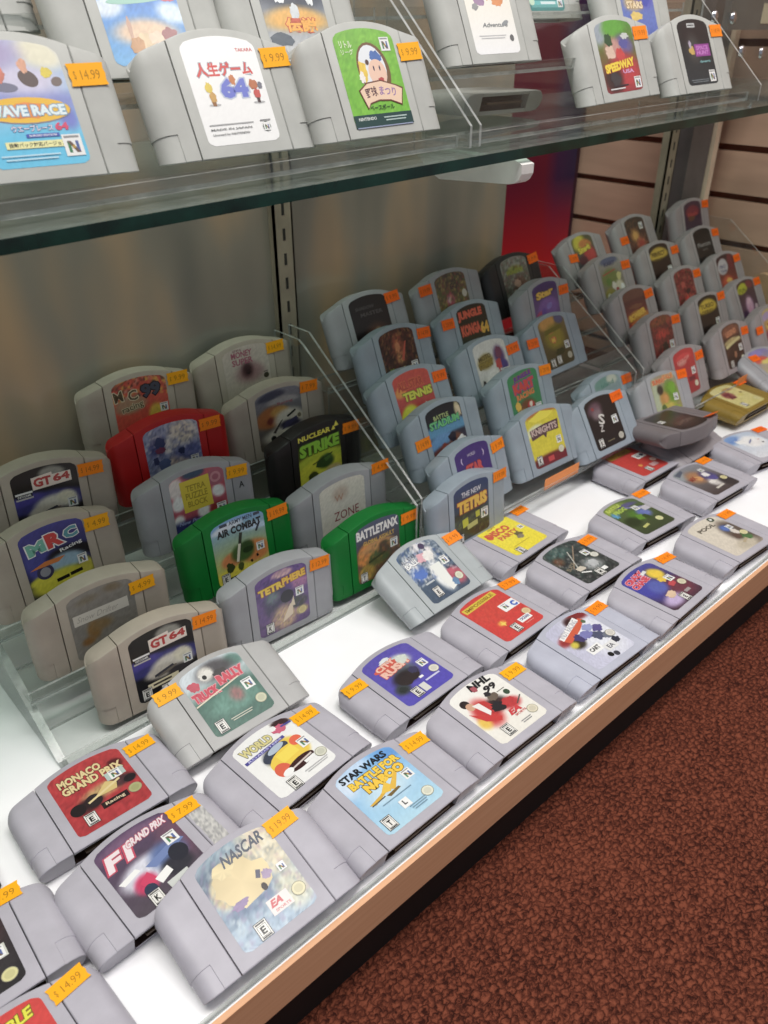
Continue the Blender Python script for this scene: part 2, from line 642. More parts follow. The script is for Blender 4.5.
# ------------------------------------------------------------------ cover artwork, one entry per cartridge
K, W, RED, YEL = (22, 20, 20), (240, 240, 238), (196, 36, 34), (240, 214, 50)
def racer_gt():
    return dict(bg=((20, 18, 18), (26, 24, 30)), b=[(.5, .5, .75, .14, (52, 50, 120)), (.15, .6, .3, .08, (70, 60, 150)), (.62, .9, .2, .08, (150, 150, 140)), (.6, .42, .34, .15, (226, 220, 206)), (.42, .36, .26, .09, (206, 198, 184)), (.78, .5, .15, .1, (230, 224, 200)), (.7, .3, .2, .06, (60, 56, 60))],
        o=[('r', .16, .73, .26, .03, W, 2), ('r', .16, .645, .26, .025, (200, 196, 190), 2), ('r', .16, .688, .24, .05, K, 2), ('t', 'INFOGAME', .16, .688, .2, .035, W, dict(rot=2)),
           ('p', [(.3, .74), (.9, .76), (.9, .92), (.62, .92), (.62, .96), (.3, .93)], (240, 226, 214)), ('t', 'GT', .46, .845, .27, .14, (190, 40, 36), dict(fat=.05)), ('t', '64', .75, .855, .26, .12, (190, 40, 36), dict(fat=.05)),
           ('r', .42, .22, .5, .09, (236, 226, 190), 3), ('r', .4, .22, .3, .03, (70, 60, 50), 3), ('r', .52, .14, .3, .04, (220, 214, 204), 3), ('e', .5, .36, .17, .03, (120, 110, 100), 14), ('p', [(.3, .32), (.62, .4), (.6, .43), (.3, .36)], (60, 60, 70)),
           ('N', .85, .42), ('E', .14, .12, 'E'), ('S', .86, .16)])
ART = {
 'A1': racer_gt(), 'A4': racer_gt(),
 'A2': dict(bg=((66, 66, 150), (30, 30, 40)), b=[(.2, .6, .2, .3, (70, 70, 150)), (.75, .55, .4, .1, (28, 24, 30)), (.62, .44, .3, .12, (150, 180, 200)), (.5, .2, .5, .16, (214, 206, 40)), (.2, .3, .2, .07, (220, 212, 50)), (.5, .05, .5, .06, (36, 34, 34)), (.9, .3, .1, .12, (200, 190, 60))],
        o=[('e', .27, .42, .13, .11, (60, 56, 90)), ('e', .27, .42, .08, .07, (150, 150, 160)), ('p', [(.05, .5), (.5, .5), (.62, .56), (.3, .57)], (214, 120, 40)), ('t', 'M', .23, .8, .28, .18, (120, 190, 170), dict(fat=.06, out=W, rot=6)), ('t', 'R', .52, .84, .26, .22, (214, 50, 44), dict(fat=.06, out=W, rot=6)), ('t', 'C', .78, .86, .22, .16, (90, 160, 170), dict(fat=.06, out=W, rot=6)),
           ('t', 'Racing', .74, .66, .36, .07, W, dict(rot=8)), ('r', .5, .24, .2, .05, K, 4), ('r', .72, .26, .2, .05, K, 4), ('N', .86, .42), ('r', .3, .06, .3, .05, W, 4)]),
 'A3': dict(bg=((140, 136, 130), (134, 129, 122)), pal=[(120, 112, 98), (150, 146, 138)], amp=.25, b=[(.32, .4, .1, .14, (146, 106, 52), .5), (.2, .26, .09, .06, (138, 92, 38), .5), (.45, .44, .14, .08, (142, 114, 72), .6), (.7, .93, .12, .06, (120, 104, 80), .6), (.3, .88, .16, .05, (128, 118, 100), .6)],
        o=[('r', .47, .665, .84, .17, (214, 208, 196), 1), ('t', 'Snow Drifter', .42, .665, .62, .09, (168, 160, 150), dict(fat=-.005, shear=.3))]),
 'B1': dict(bg=((214, 84, 60), (226, 70, 48)), pal=[(60, 90, 60), (200, 60, 40), (220, 200, 70), (60, 50, 50), (210, 180, 160)], amp=.85, zone=(0, .72, 1, 1.2), b=[(.3, .62, .3, .14, (180, 140, 110)), (.76, .36, .16, .2, (232, 196, 60)), (.45, .2, .3, .08, (226, 180, 70))],
        o=[('t', 'M', .1, .82, .16, .17, (96, 84, 60), dict(fat=.02, out=(226, 214, 180), rot=6)), ('t', 'C', .36, .8, .17, .17, (96, 84, 60), dict(fat=.02, out=(226, 214, 180), rot=6)), ('t', '99', .7, .83, .36, .22, (70, 80, 96), dict(fat=.05, out=(30, 26, 30), rot=3)), ('t', 'racing', .33, .6, .4, .13, (110, 92, 60), dict(rot=10, out=(226, 214, 180))), ('t', 'challenge', .4, .25, .44, .09, (150, 110, 30), dict(rot=6, out=(240, 210, 90))), ('N', .9, .5)]),
 'B2': dict(bg=((160, 168, 196), (150, 156, 190)), pal=[(60, 70, 120), (236, 230, 226), (120, 130, 180), (70, 76, 110)], amp=.6, b=[(.7, .82, .26, .2, (226, 214, 190), .4), (.22, .7, .16, .16, (66, 66, 120), .4), (.45, .66, .18, .12, (222, 214, 206), .4), (.55, .3, .2, .2, (232, 206, 184), .3), (.8, .5, .3, .12, (96, 104, 160), .4)],
        o=[('X', .28, .78, .11, .11, (52, 62, 110), 3), ('X', .26, .66, .1, .06, (120, 50, 80), 4), ('X', .16, .5, .06, .07, (52, 58, 100), 5), ('X', .3, .4, .12, .12, (86, 104, 150), 6), ('X', .64, .56, .07, .06, (36, 44, 84), 7), ('N', .86, .36), ('t', 'SPORTS', .78, .18, .34, .07, (120, 60, 120), dict(rot=4)), ('t', 'A', .28, .1, .1, .1, RED)]),
 'B3': dict(bg=((196, 84, 100), (170, 70, 90)), b=[(.45, .98, .2, .08, (50, 80, 110)), (.1, .85, .14, .16, (236, 226, 222)), (.12, .6, .13, .12, W), (.08, .32, .1, .1, W), (.38, .68, .1, .12, W), (.86, .62, .12, .1, W), (.9, .95, .12, .1, (180, 90, 110)), (.2, .08, .9, .22, (44, 50, 110)), (.55, .36, .12, .1, W), (.85, .34, .2, .1, (150, 40, 40))],
        o=[('e', .84, .88, .16, .14, (176, 96, 116)), ('e', .84, .88, .1, .09, (206, 140, 150)), ('e', .84, .88, .06, .05, (176, 96, 116)), ('r', .46, .7, .54, .52, (232, 208, 48), 2), ('t', 'TETRA', .46, .82, .36, .1, (170, 146, 30)), ('t', 'PUZZLE', .46, .69, .4, .11, (170, 146, 30)), ('t', 'BLOCK', .46, .56, .36, .1, (170, 146, 30)), ('t', 'New Party', .3, .27, .46, .08, (150, 160, 210), dict(shear=.3)), ('N', .88, .35, .18)]),
 'B4': dict(bg=((120, 170, 220), (228, 210, 60)), b=[(.3, .9, .3, .06, (216, 226, 238)), (.8, .78, .3, .06, (190, 214, 236)), (.75, .38, .3, .18, (216, 130, 60)), (.3, .36, .2, .12, (216, 130, 70)), (.52, .42, .22, .15, (70, 100, 48)), (.62, .48, .12, .1, (56, 80, 40)), (.3, .12, .4, .12, (232, 216, 50))],
        o=[('t', 'ARMY MEN', .56, 1.0, .44, .07, (60, 70, 90)), ('r', .24, 1.0, .14, .05, (60, 70, 90)), ('r', .87, 1.0, .12, .05, (60, 70, 90)), ('t', 'AIR COMBAT', .52, .87, .84, .13, (24, 26, 30), dict(fat=.05)), ('r', .5, .66, .06, .26, (60, 60, 50), -14), ('r', .44, .46, .05, .3, (226, 220, 200), -14), ('r', .86, .78, .04, .16, (40, 44, 60), -30), ('e', .62, .46, .1, .05, (40, 60, 30)), ('X', .25, .26, .08, .1, (60, 70, 30), 3), ('X', .45, .22, .06, .08, (80, 90, 40), 4), ('r', .66, .24, .04, .05, K, 20), ('r', .78, .3, .04, .05, K, 20), ('N', .86, .44), ('r', .3, .08, .3, .04, K, 2), ('E', .14, .1, 'E')]),
 'B5': dict(bg=((110, 84, 150), (96, 66, 120)), pal=[(90, 60, 130), (130, 90, 150), (60, 50, 90)], amp=.5, b=[(.52, .93, .2, .06, (226, 190, 180)), (.38, .5, .26, .24, (66, 66, 90), .3), (.3, .6, .12, .1, (110, 140, 130), .6), (.85, .7, .16, .12, (180, 120, 160)), (.5, .2, .25, .2, (210, 180, 130), .4), (.85, .2, .12, .08, (206, 186, 110)), (.8, .36, .16, .1, (60, 70, 60))],
        o=[('t', 'TETRI', .3, .8, .5, .13, (240, 206, 60), dict(fat=.06, rot=4, out=(150, 80, 30))), ('t', 'PHERE', .74, .85, .46, .13, (236, 190, 50), dict(fat=.06, rot=4, out=(150, 80, 30))), ('e', .58, .56, .13, .11, (34, 34, 50)), ('p', [(.5, .22), (.62, .4), (.68, .4), (.66, .2), (.45, .12)], (226, 206, 180)), ('p', [(.62, .35), (.7, .52), (.72, .34)], (222, 206, 180)), ('N', .83, .56, .16), ('S', .85, .2, (214, 196, 130)), ('E', .2, .12, 'K')]),
 'C1': dict(bg=((206, 196, 184), (196, 182, 166)), b=[(.55, .55, .3, .16, (168, 130, 130), .5), (.5, .6, .12, .12, (70, 40, 44), .6)],
        o=[('t', 'GENERAL', .33, 1.02, .2, .035, (120, 60, 80)), ('t', 'MONEY', .42, .94, .46, .11, (170, 84, 110), dict(fat=.03)), ('t', 'SUPER', .42, .81, .46, .11, (170, 84, 110), dict(fat=.03)), ('X', .52, .6, .05, .05, (40, 24, 28), 3), ('r', .52, .62, .16, .02, (60, 34, 38), 40), ('r', .52, .62, .16, .02, (60, 34, 38), -40), ('e', .9, .45, .06, .05, (70, 66, 50)), ('r', .9, .52, .1, .015, (100, 90, 90))]),
 'C2': dict(bg=((130, 132, 144), (96, 84, 70)), b=[(.35, .92, .3, .07, (64, 70, 90)), (.6, .8, .35, .06, (170, 166, 166)), (.3, .56, .34, .18, (176, 104, 50)), (.28, .5, .08, .06, (120, 50, 40)), (.5, .62, .2, .08, (200, 150, 70)), (.7, .45, .34, .18, (222, 214, 196), .3), (.6, .22, .5, .14, (226, 218, 200), .3), (.7, .36, .24, .07, (60, 56, 76), .3)],
        o=[('t', 'Racing', .64, .79, .34, .06, (160, 80, 90)), ('p', [(.5, .3), (.9, .42), (.92, .5), (.6, .42)], (70, 66, 100)), ('p', [(.3, .3), (.5, .48), (.55, .5), (.36, .28)], (60, 50, 50)), ('r', .75, .56, .22, .04, K, 24), ('e', .3, .2, .06, .05, K), ('e', .55, .2, .06, .05, (60, 60, 90)), ('e', .92, .48, .06, .06, (206, 196, 170)), ('e', .92, .48, .04, .04, (120, 110, 90))]),
 'C3': dict(bg=((24, 24, 20), (220, 226, 40)), b=[(.5, .5, .7, .12, (190, 206, 40)), (.5, .28, .7, .22, (222, 224, 40)), (.5, 1.02, .7, .2, (22, 22, 20)), (.3, .18, .1, .12, (60, 70, 30)), (.62, .4, .2, .12, (60, 90, 40)), (.8, .22, .2, .08, (210, 190, 120))],
        o=[('t', 'NUCLEAR', .4, .99, .76, .095, (236, 228, 60), dict(fat=.04)), ('p', [(.86, 1.0), (.98, 1.0), (.92, 1.1)], (236, 228, 60)), ('p', [(.8, .95), (.9, .95), (.85, 1.03)], (236, 228, 60)), ('t', 'STRIKE', .5, .76, .94, .23, (150, 214, 44), dict(fat=.06, out=(60, 90, 20))), ('X', .58, .42, .2, .1, (56, 84, 36), 4), ('X', .66, .5, .1, .08, (80, 120, 50), 5), ('r', .55, .5, .5, .02, (50, 60, 30), 12), ('X', .3, .22, .12, .1, (70, 80, 30), 6), ('r', .82, .2, .26, .1, (226, 216, 180), 6), ('r', .62, .1, .4, .05, (170, 160, 60), 4)]),
 'C4': dict(bg=((228, 222, 210), (222, 216, 204)), b=[(.45, .78, .16, .12, (206, 186, 172), .6)], o=[('t', 'W', .42, .76, .2, .12, (190, 150, 130), dict(fat=.02)), ('t', 'ZONE', .56, .42, .56, .17, (140, 40, 52), dict(fat=.0))]),
 'C5': dict(bg=((66, 84, 116), (110, 70, 50)), pal=[(120, 80, 50), (70, 90, 60), (200, 140, 60)], amp=.5, zone=(0, 0, 1, .6), b=[(.2, .48, .2, .2, (226, 140, 60)), (.5, .55, .4, .1, (206, 150, 90)), (.5, .35, .25, .14, (86, 100, 60)), (.62, .48, .14, .12, (96, 70, 56)), (.2, .16, .2, .14, (180, 150, 60))],
        o=[('t', 'BATTLETANX', .5, .9, .96, .17, (236, 236, 232), dict(fat=.05)), ('t', 'GLOBAL ASSAULT', .52, .72, .72, .08, (224, 180, 70), dict(fat=.02)), ('r', .45, .38, .4, .04, (60, 66, 40), 12), ('N', .86, .52, .17), ('E', .13, .1, 'T')]),
 'D1': dict(bg=((22, 20, 20), (30, 20, 16)), b=[(.6, .3, .3, .2, (96, 56, 36), .5), (.62, .34, .1, .08, (226, 190, 140), .4), (.25, .18, .1, .1, (190, 140, 90), .5)], o=[('t', 'SHADOW', .4, .86, .5, .06, (84, 80, 80)), ('t', 'MASTER', .55, .74, .6, .07, (84, 80, 80)), ('e', .62, .33, .12, .06, (206, 160, 100)), ('e', .62, .33, .05, .05, K), ('p', [(.1, .3), (.3, .12), (.4, .14), (.2, .34)], (190, 150, 90)), ('r', .86, .3, .06, .2, (150, 130, 90), 20)]),
 'D2': dict(bg=((60, 24, 20), (40, 26, 20)), pal=[(130, 50, 34), (70, 34, 24), (180, 130, 60), (30, 20, 18)], amp=.7, b=[(.5, .7, .16, .2, (190, 90, 50), .6), (.5, .5, .1, .1, (226, 160, 90), .5)], o=[('X', .48, .74, .08, .1, (206, 130, 80), 3), ('p', [(.52, .5), (.7, .8), (.75, .82), (.58, .46)], (200, 80, 50)), ('t', 'Battler', .46, .3, .6, .12, (236, 214, 130), dict(shear=.3, rot=6)), ('t', 'K', .2, .33, .12, .12, (150, 190, 60)), ('N', .86, .32, .19), ('r', .35, .08, .3, .02, W)]),
 'D3': dict(bg=((214, 70, 50), (180, 56, 60)), b=[(.25, .12, .3, .34, (220, 226, 50), .12), (.3, .2, .2, .2, (236, 236, 80), .5), (.8, .2, .2, .16, (236, 232, 230), .3), (.15, .72, .15, .1, (232, 150, 60))], o=[('t', 'ALL STAR', .45, .84, .7, .16, (190, 60, 40), dict(fat=.04, out=(226, 110, 50))), ('t', 'TENNIS', .58, .63, .8, .16, (226, 222, 70), dict(fat=.05, out=(110, 110, 30))), ('X', .74, .34, .07, .1, W, 4), ('X', .68, .2, .08, .1, (206, 60, 80), 5), ('N', .9, .22, .14), ('N', .74, .2, .12)]),
 'D4': dict(bg=((24, 26, 28), (70, 60, 90)), b=[(.5, .62, .8, .12, (90, 150, 190)), (.3, .4, .4, .14, (100, 150, 200)), (.4, .2, .5, .14, (110, 50, 40)), (.7, .32, .2, .14, (120, 70, 50)), (.9, .86, .08, .14, (206, 190, 150))], o=[('t', 'BATTLE', .42, .87, .42, .08, (190, 206, 130)), ('t', 'STADIUM', .48, .75, .84, .14, (110, 200, 130), dict(fat=.05, out=(40, 80, 60))), ('X', .6, .44, .12, .1, (40, 34, 50), 3), ('X', .35, .3, .1, .1, (140, 60, 44), 4), ('X', .5, .2, .08, .1, (226, 222, 230), 8), ('X', .2, .14, .1, .1, (60, 50, 90), 5), ('X', .84, .26, .16, .16, W, 6), ('N', .87, .26, .18), ('p', [(.84, .94), (.96, .94), (.98, .74)], (226, 206, 170))]),
 'D5': dict(bg=((70, 46, 120), (70, 46, 120)), o=[('t', 'WORLD', .48, .9, .24, .06, (190, 180, 200)), ('t', 'STAR', .5, .64, .5, .2, (206, 70, 70), dict(fat=.06, out=(110, 40, 50))), ('t', '(', .18, .84, .05, .12, (220, 200, 230)), ('t', ')', .82, .84, .05, .12, (220, 200, 230)), ('N', .86, .3)]),
 'D6': dict(bg=((40, 60, 110), (60, 70, 60)), pal=[(70, 90, 60), (120, 130, 70), (40, 40, 60)], amp=.6, zone=(0, 0, 1, .5), b=[(.4, .5, .5, .08, (40, 40, 50)), (.5, .1, .6, .2, (50, 50, 46))], o=[('t', 'THE NEW', .5, .88, .56, .1, (220, 220, 226), dict(fat=.02)), ('t', 'TETRIS', .52, .66, .86, .24, (236, 190, 60), dict(fat=.07, out=(150, 50, 30))), ('r', .3, .34, .16, .16, (200, 200, 60), 5), ('r', .5, .24, .3, .1, (190, 190, 120), 5), ('r', .66, .4, .12, .12, (190, 190, 60), 5), ('r', .4, .12, .3, .1, (60, 60, 40), 5), ('N', .86, .36, .2), ('E', .16, .06, 'E')]),
 'E1': dict(bg=((84, 74, 66), (150, 130, 60)), pal=[(60, 50, 60), (150, 60, 70), (90, 110, 60), (190, 170, 90)], amp=.7, b=[(.4, .5, .14, .14, (206, 90, 110), .3), (.35, .52, .06, .06, (240, 200, 210), .3), (.3, .2, .3, .16, (196, 170, 60)), (.5, .16, .2, .1, (214, 214, 190))], o=[('t', 'GO!', .6, .8, .3, .12, (70, 50, 60)), ('t', 'ON', .5, .2, .34, .16, W, dict(fat=.04)), ('N', .88, .26, .2), ('e', .88, .6, .08, .08, (214, 206, 190))]),
 'E2': dict(bg=((28, 30, 22), (50, 60, 30)), b=[(.4, .18, .3, .16, (130, 60, 44)), (.8, .2, .16, .1, (170, 150, 110))], o=[('t', 'JUNGLE', .44, .88, .82, .2, (226, 86, 50), dict(fat=.06, out=(120, 40, 20))), ('t', 'KONGA', .38, .6, .66, .22, (226, 86, 50), dict(fat=.06, out=(120, 40, 20))), ('t', '64', .84, .56, .28, .24, (236, 180, 50), dict(fat=.06)), ('X', .3, .24, .1, .1, (190, 60, 50), 2), ('X', .5, .2, .1, .1, (216, 200, 190), 3), ('X', .66, .26, .08, .08, (180, 50, 40), 4), ('N', .88, .2, .16)]),
 'E3': dict(bg=((222, 220, 214), (206, 202, 196)), b=[(.3, .64, .24, .14, (150, 130, 60), .3), (.75, .68, .16, .18, (90, 60, 110), .4), (.45, .26, .24, .2, (236, 232, 226), .2), (.85, .5, .12, .1, (70, 60, 130))], o=[('t', 'MOTO', .3, .76, .4, .1, (90, 74, 30), dict(rot=8, fat=.04)), ('t', 'STUNT', .3, .62, .46, .12, (150, 126, 40), dict(rot=8, fat=.05, out=(60, 50, 20))), ('X', .74, .78, .1, .14, (120, 60, 90), 3), ('X', .68, .56, .1, .12, (190, 60, 60), 4), ('X', .42, .24, .14, .12, W, 6), ('r', .6, .36, .24, .05, (170, 50, 60), 30), ('N', .86, .36, .18), ('X', .12, .2, .06, .14, (70, 60, 60), 7)]),
 'E4': dict(bg=((60, 140, 90), (56, 130, 84)), b=[(.5, .26, .3, .2, (120, 70, 40), .3), (.3, .16, .2, .14, (200, 170, 60), .3)], o=[('t', 'JUNGLE', .5, .94, .6, .12, (70, 60, 150), dict(fat=.05, out=(180, 60, 60), rot=6)), ('t', 'KART', .5, .76, .7, .2, (206, 60, 50), dict(fat=.07, out=(150, 60, 140), rot=4)), ('t', 'RACING', .5, .58, .6, .12, (226, 120, 50), dict(fat=.05, rot=4)), ('X', .62, .32, .12, .12, (190, 50, 44), 4), ('X', .62, .36, .06, .06, (236, 220, 200), 5), ('t', 'GO', .3, .2, .34, .16, (226, 190, 50), dict(fat=.06)), ('X', .2, .4, .1, .1, (226, 180, 60), 8), ('N', .86, .24, .19)]),
 'E5': dict(bg=((222, 206, 40), (220, 204, 30)), b=[(.5, 1.02, .5, .1, (190, 120, 40)), (.2, .7, .3, .1, (226, 226, 180)), (.5, .06, .8, .14, (110, 30, 34))], o=[('p', [(.1, .96), (.5, 1.07), (.9, .98), (.7, .9), (.3, .88)], (240, 224, 60)), ('p', [(.06, .76), (.5, .8), (.96, .8), (.92, .6), (.56, .62), (.5, .52), (.44, .6), (.08, .56)], (96, 66, 70)), ('t', 'KNIGHTS', .5, .7, .8, .13, (206, 180, 170), dict(fat=.04)), ('r', .6, .08, .8, .16, (120, 30, 40)), ('N', .86, .4, .15), ('S', .86, .2), ('E', .16, .14, 'E'), ('r', .5, .1, .18, .1, (200, 60, 60))]),
 'F1': dict(bg=((150, 156, 150), (70, 60, 50)), pal=[(90, 90, 60), (170, 170, 160), (120, 60, 60), (60, 60, 50)], amp=.7, b=[(.5, .75, .3, .08, (140, 150, 50)), (.6, .4, .24, .2, (110, 70, 60))], o=[('t', 'MONSTER', .5, .76, .66, .1, (150, 160, 60), dict(fat=.04)), ('X', .5, .5, .12, .1, (190, 150, 130), 4), ('X', .62, .3, .1, .1, (60, 50, 50), 5), ('X', .35, .3, .08, .1, (190, 190, 180), 6)]),
 'F2': dict(bg=((70, 50, 120), (150, 110, 160)), b=[(.5, .88, .5, .1, (60, 40, 110)), (.55, .5, .4, .2, (130, 90, 170)), (.4, .2, .2, .16, (200, 120, 120)), (.2, .36, .2, .12, (190, 70, 110))], o=[('t', 'Star', .48, .84, .7, .16, (236, 190, 70), dict(fat=.06, out=(60, 40, 30), rot=4)), ('X', .35, .46, .1, .1, (110, 70, 170), 3), ('X', .6, .56, .12, .08, (140, 120, 200), 4), ('X', .4, .16, .12, .12, (200, 190, 60), 5), ('X', .4, .16, .06, .06, (120, 60, 60), 6), ('X', .7, .2, .08, .1, (220, 210, 210), 7), ('N', .88, .2, .14)]),
 'F3': dict(bg=((130, 110, 60), (70, 64, 36)), b=[(.35, .92, .3, .14, (206, 150, 70)), (.8, .94, .16, .1, (90, 90, 130)), (.5, .6, .36, .24, (140, 126, 40), .3), (.4, .62, .1, .12, (214, 110, 70))], o=[('p', [(.2, .82), (.8, .86), (.86, .78), (.16, .72)], (110, 104, 30)), ('p', [(.28, .72), (.76, .76), (.66, .46), (.4, .44)], (150, 134, 40)), ('X', .44, .58, .1, .08, (206, 100, 60), 4), ('t', 'M', .42, .58, .12, .1, (226, 190, 60), dict(fat=.05)), ('X', .56, .3, .2, .08, (56, 60, 24), 6), ('N', .86, .4, .17), ('S', .86, .16, (196, 190, 170)), ('E', .2, .12, 'E'), ('E', .44, .14, 'K')]),
 'G1': dict(bg=((90, 90, 60), (70, 70, 90)), b=[(.35, .85, .3, .2, (206, 190, 50), .4), (.7, .55, .3, .2, (190, 50, 50), .4), (.3, .45, .2, .1, (90, 40, 50)), (.6, .8, .3, .1, (200, 120, 50)), (.3, .2, .2, .12, (60, 80, 150)), (.7, .15, .3, .1, (206, 190, 100))], o=[('t', 'Smash', .5, .74, .6, .16, (226, 206, 60), dict(fat=.06, rot=8, out=(120, 40, 30))), ('N', .9, .22, .2), ('X', .7, .2, .1, .08, (200, 190, 80), 4)]),
 'G2': dict(bg=((160, 156, 150), (110, 100, 80)), b=[(.5, .95, .4, .1, (90, 100, 130)), (.4, .55, .4, .2, (120, 130, 70), .3), (.75, .3, .2, .16, (214, 206, 180), .3), (.25, .2, .24, .14, (150, 140, 60), .3)], o=[('t', 'KART', .5, .92, .5, .1, (60, 66, 100), dict(fat=.04)), ('r', .4, .72, .6, .03, (170, 70, 60), 8), ('X', .8, .58, .12, .12, (206, 200, 130), 3), ('X', .5, .38, .1, .12, (220, 214, 200), 4), ('X', .6, .26, .08, .08, (170, 60, 60), 5), ('X', .3, .5, .12, .1, (100, 130, 60), 6), ('X', .86, .3, .1, .1, W, 7), ('X', .2, .16, .12, .08, (220, 216, 190), 8)]),
 'G3': dict(bg=((70, 50, 50), (170, 60, 50)), b=[(.5, .9, .6, .12, (110, 70, 60)), (.5, .4, .5, .12, (206, 140, 50)), (.5, .2, .6, .1, (190, 60, 44))], o=[('t', 'BOMBER', .5, .46, .8, .16, (236, 190, 60), dict(fat=.06, out=(150, 50, 30), rot=8)), ('X', .5, .66, .3, .06, (130, 80, 60), 4), ('r', .82, .18, .14, .08, (236, 200, 190)), ('p', [(.1, .3), (.9, .36), (.8, .26), (.2, .2)], (214, 110, 50))]),
 'G4': dict(bg=((110, 50, 46), (110, 40, 40)), pal=[(150, 70, 44), (190, 50, 40), (90, 60, 50), (70, 40, 36)], amp=.7, b=[(.5, .9, .5, .1, (130, 80, 50)), (.5, .6, .3, .1, (206, 50, 40), .5), (.5, .3, .2, .12, (60, 50, 40), .4), (.6, .12, .2, .08, (80, 90, 50))], o=[('X', .55, .34, .12, .1, (50, 40, 34), 4), ('N', .86, .33, .2), ('X', .3, .05, .08, .06, (226, 170, 160), 5)]),
 'G5': dict(bg=((196, 44, 46), (160, 44, 50)), b=[(.5, .85, .4, .06, (214, 60, 60)), (.4, .72, .2, .06, (206, 130, 120))], o=[('t', 'KICKOFF', .46, .82, .6, .1, (226, 150, 140), dict(rot=6)), ('N', .84, .5, .18), ('S', .86, .18), ('r', .7, .33, .3, .1, (120, 40, 50))]),
 'H1': dict(bg=((56, 54, 48), (110, 50, 40)), pal=[(90, 50, 40), (170, 110, 60), (60, 60, 50)], amp=.5, b=[(.4, .56, .22, .16, (200, 140, 70), .4), (.6, .34, .24, .16, (190, 90, 60), .4)], o=[('N', .8, .82, .18), ('X', .4, .6, .12, .12, (214, 160, 80), 3), ('X', .62, .36, .14, .1, (170, 60, 44), 4)]),
 'H2': dict(bg=((46, 36, 26), (40, 26, 24)), b=[(.45, .78, .5, .14, (200, 166, 50), .2)], o=[('t', 'PERFECT', .45, .82, .7, .12, (90, 70, 20), dict(fat=.04)), ('t', 'RALLY', .4, .68, .4, .08, (90, 70, 20), dict(fat=.04)), ('N', .86, .35, .2), ('r', .4, .08, .3, .03, (120, 110, 100))]),
 'H3': dict(bg=((110, 34, 34), (120, 40, 40)), pal=[(170, 40, 40), (60, 26, 26), (190, 100, 80), (90, 90, 60), (150, 30, 34)], amp=.85, b=[(.55, .3, .24, .14, (206, 60, 44), .4)], o=[('X', .4, .68, .12, .1, (180, 70, 60), 3), ('X', .6, .5, .12, .08, (60, 30, 30), 4), ('X', .5, .28, .12, .1, (214, 50, 40), 5), ('X', .86, .2, .1, .07, (200, 170, 140), 6)]),
 'H4': dict(bg=((48, 38, 26), (40, 28, 26)), b=[(.45, .76, .5, .16, (206, 176, 40), .2)], o=[('t', 'TURBO', .45, .82, .7, .12, (110, 90, 20), dict(fat=.04)), ('t', 'DERBY', .44, .68, .6, .09, (110, 90, 20), dict(fat=.04)), ('N', .86, .36, .2), ('r', .4, .06, .34, .04, (150, 130, 120), 6)]),
 'H5': dict(bg=((90, 60, 44), (50, 34, 30)), pal=[(70, 44, 34), (120, 70, 50), (40, 28, 24)], amp=.4, b=[(.5, .86, .5, .14, (150, 90, 66), .4), (.5, .62, .5, .06, (206, 190, 130))], o=[('t', 'LEGEND', .5, .86, .6, .14, (200, 130, 90), dict(fat=.05, rot=4)), ('p', [(.06, .58), (.9, .7), (.94, .64), (.1, .5)], (206, 196, 140)), ('N', .86, .42, .18), ('S', .86, .14), ('E', .22, .1, 'E'), ('X', .5, .3, .08, .1, (160, 110, 80), 3)]),
 'I1': dict(bg=((72, 44, 66), (60, 46, 70)), b=[(.5, .76, .4, .14, (130, 40, 56)), (.4, .6, .2, .08, (110, 70, 50))], o=[('t', 'Magic', .5, .72, .6, .14, (170, 60, 60), dict(fat=.06)), ('X', .5, .22, .1, .12, (220, 206, 190), 3), ('X', .78, .14, .16, .1, (200, 196, 186), 4), ('N', .84, .14, .16)]),
 'I2': dict(bg=((36, 34, 32), (30, 28, 28)), o=[('t', 'Phantom', .5, .64, .74, .12, (150, 146, 144), dict(fat=.02)), ('t', 'dark', .5, .5, .3, .05, (110, 106, 104)), ('e', .86, .14, .1, .08, (196, 190, 180))]),
 'I3': dict(bg=((60, 36, 40), (180, 70, 44)), b=[(.3, .72, .3, .2, (190, 186, 190), .1), (.8, .8, .16, .24, (120, 40, 44)), (.4, .3, .3, .16, (206, 80, 40), .4), (.7, .16, .24, .12, (226, 190, 100), .4)], o=[('t', 'PRO', .3, .76, .36, .1, (120, 116, 140), dict(fat=.04)), ('t', 'TEAM', .3, .64, .36, .08, (120, 116, 140), dict(fat=.04)), ('X', .5, .36, .16, .08, (236, 180, 80), 4), ('r', .9, .24, .14, .1, (206, 200, 170))]),
 'I4': dict(bg=((80, 56, 50), (74, 44, 84)), b=[(.3, .82, .3, .13, (190, 190, 40), .15), (.75, .88, .2, .1, (130, 60, 60)), (.5, .35, .22, .22, (206, 160, 190), .4)], o=[('t', 'FUN', .3, .82, .4, .12, (120, 120, 20), dict(fat=.04)), ('X', .5, .5, .14, .1, (220, 180, 200), 3), ('X', .46, .24, .12, .12, (206, 150, 180), 4), ('X', .86, .26, .1, .1, (200, 180, 190), 5)]),
 'I5': dict(bg=((200, 180, 90), (130, 50, 60)), b=[(.2, .85, .3, .1, (170, 150, 190)), (.4, .6, .3, .12, (220, 200, 80)), (.3, .4, .3, .1, (120, 50, 90))], o=[('t', 'Story', .4, .66, .5, .1, (150, 60, 40), dict(fat=.04))]),
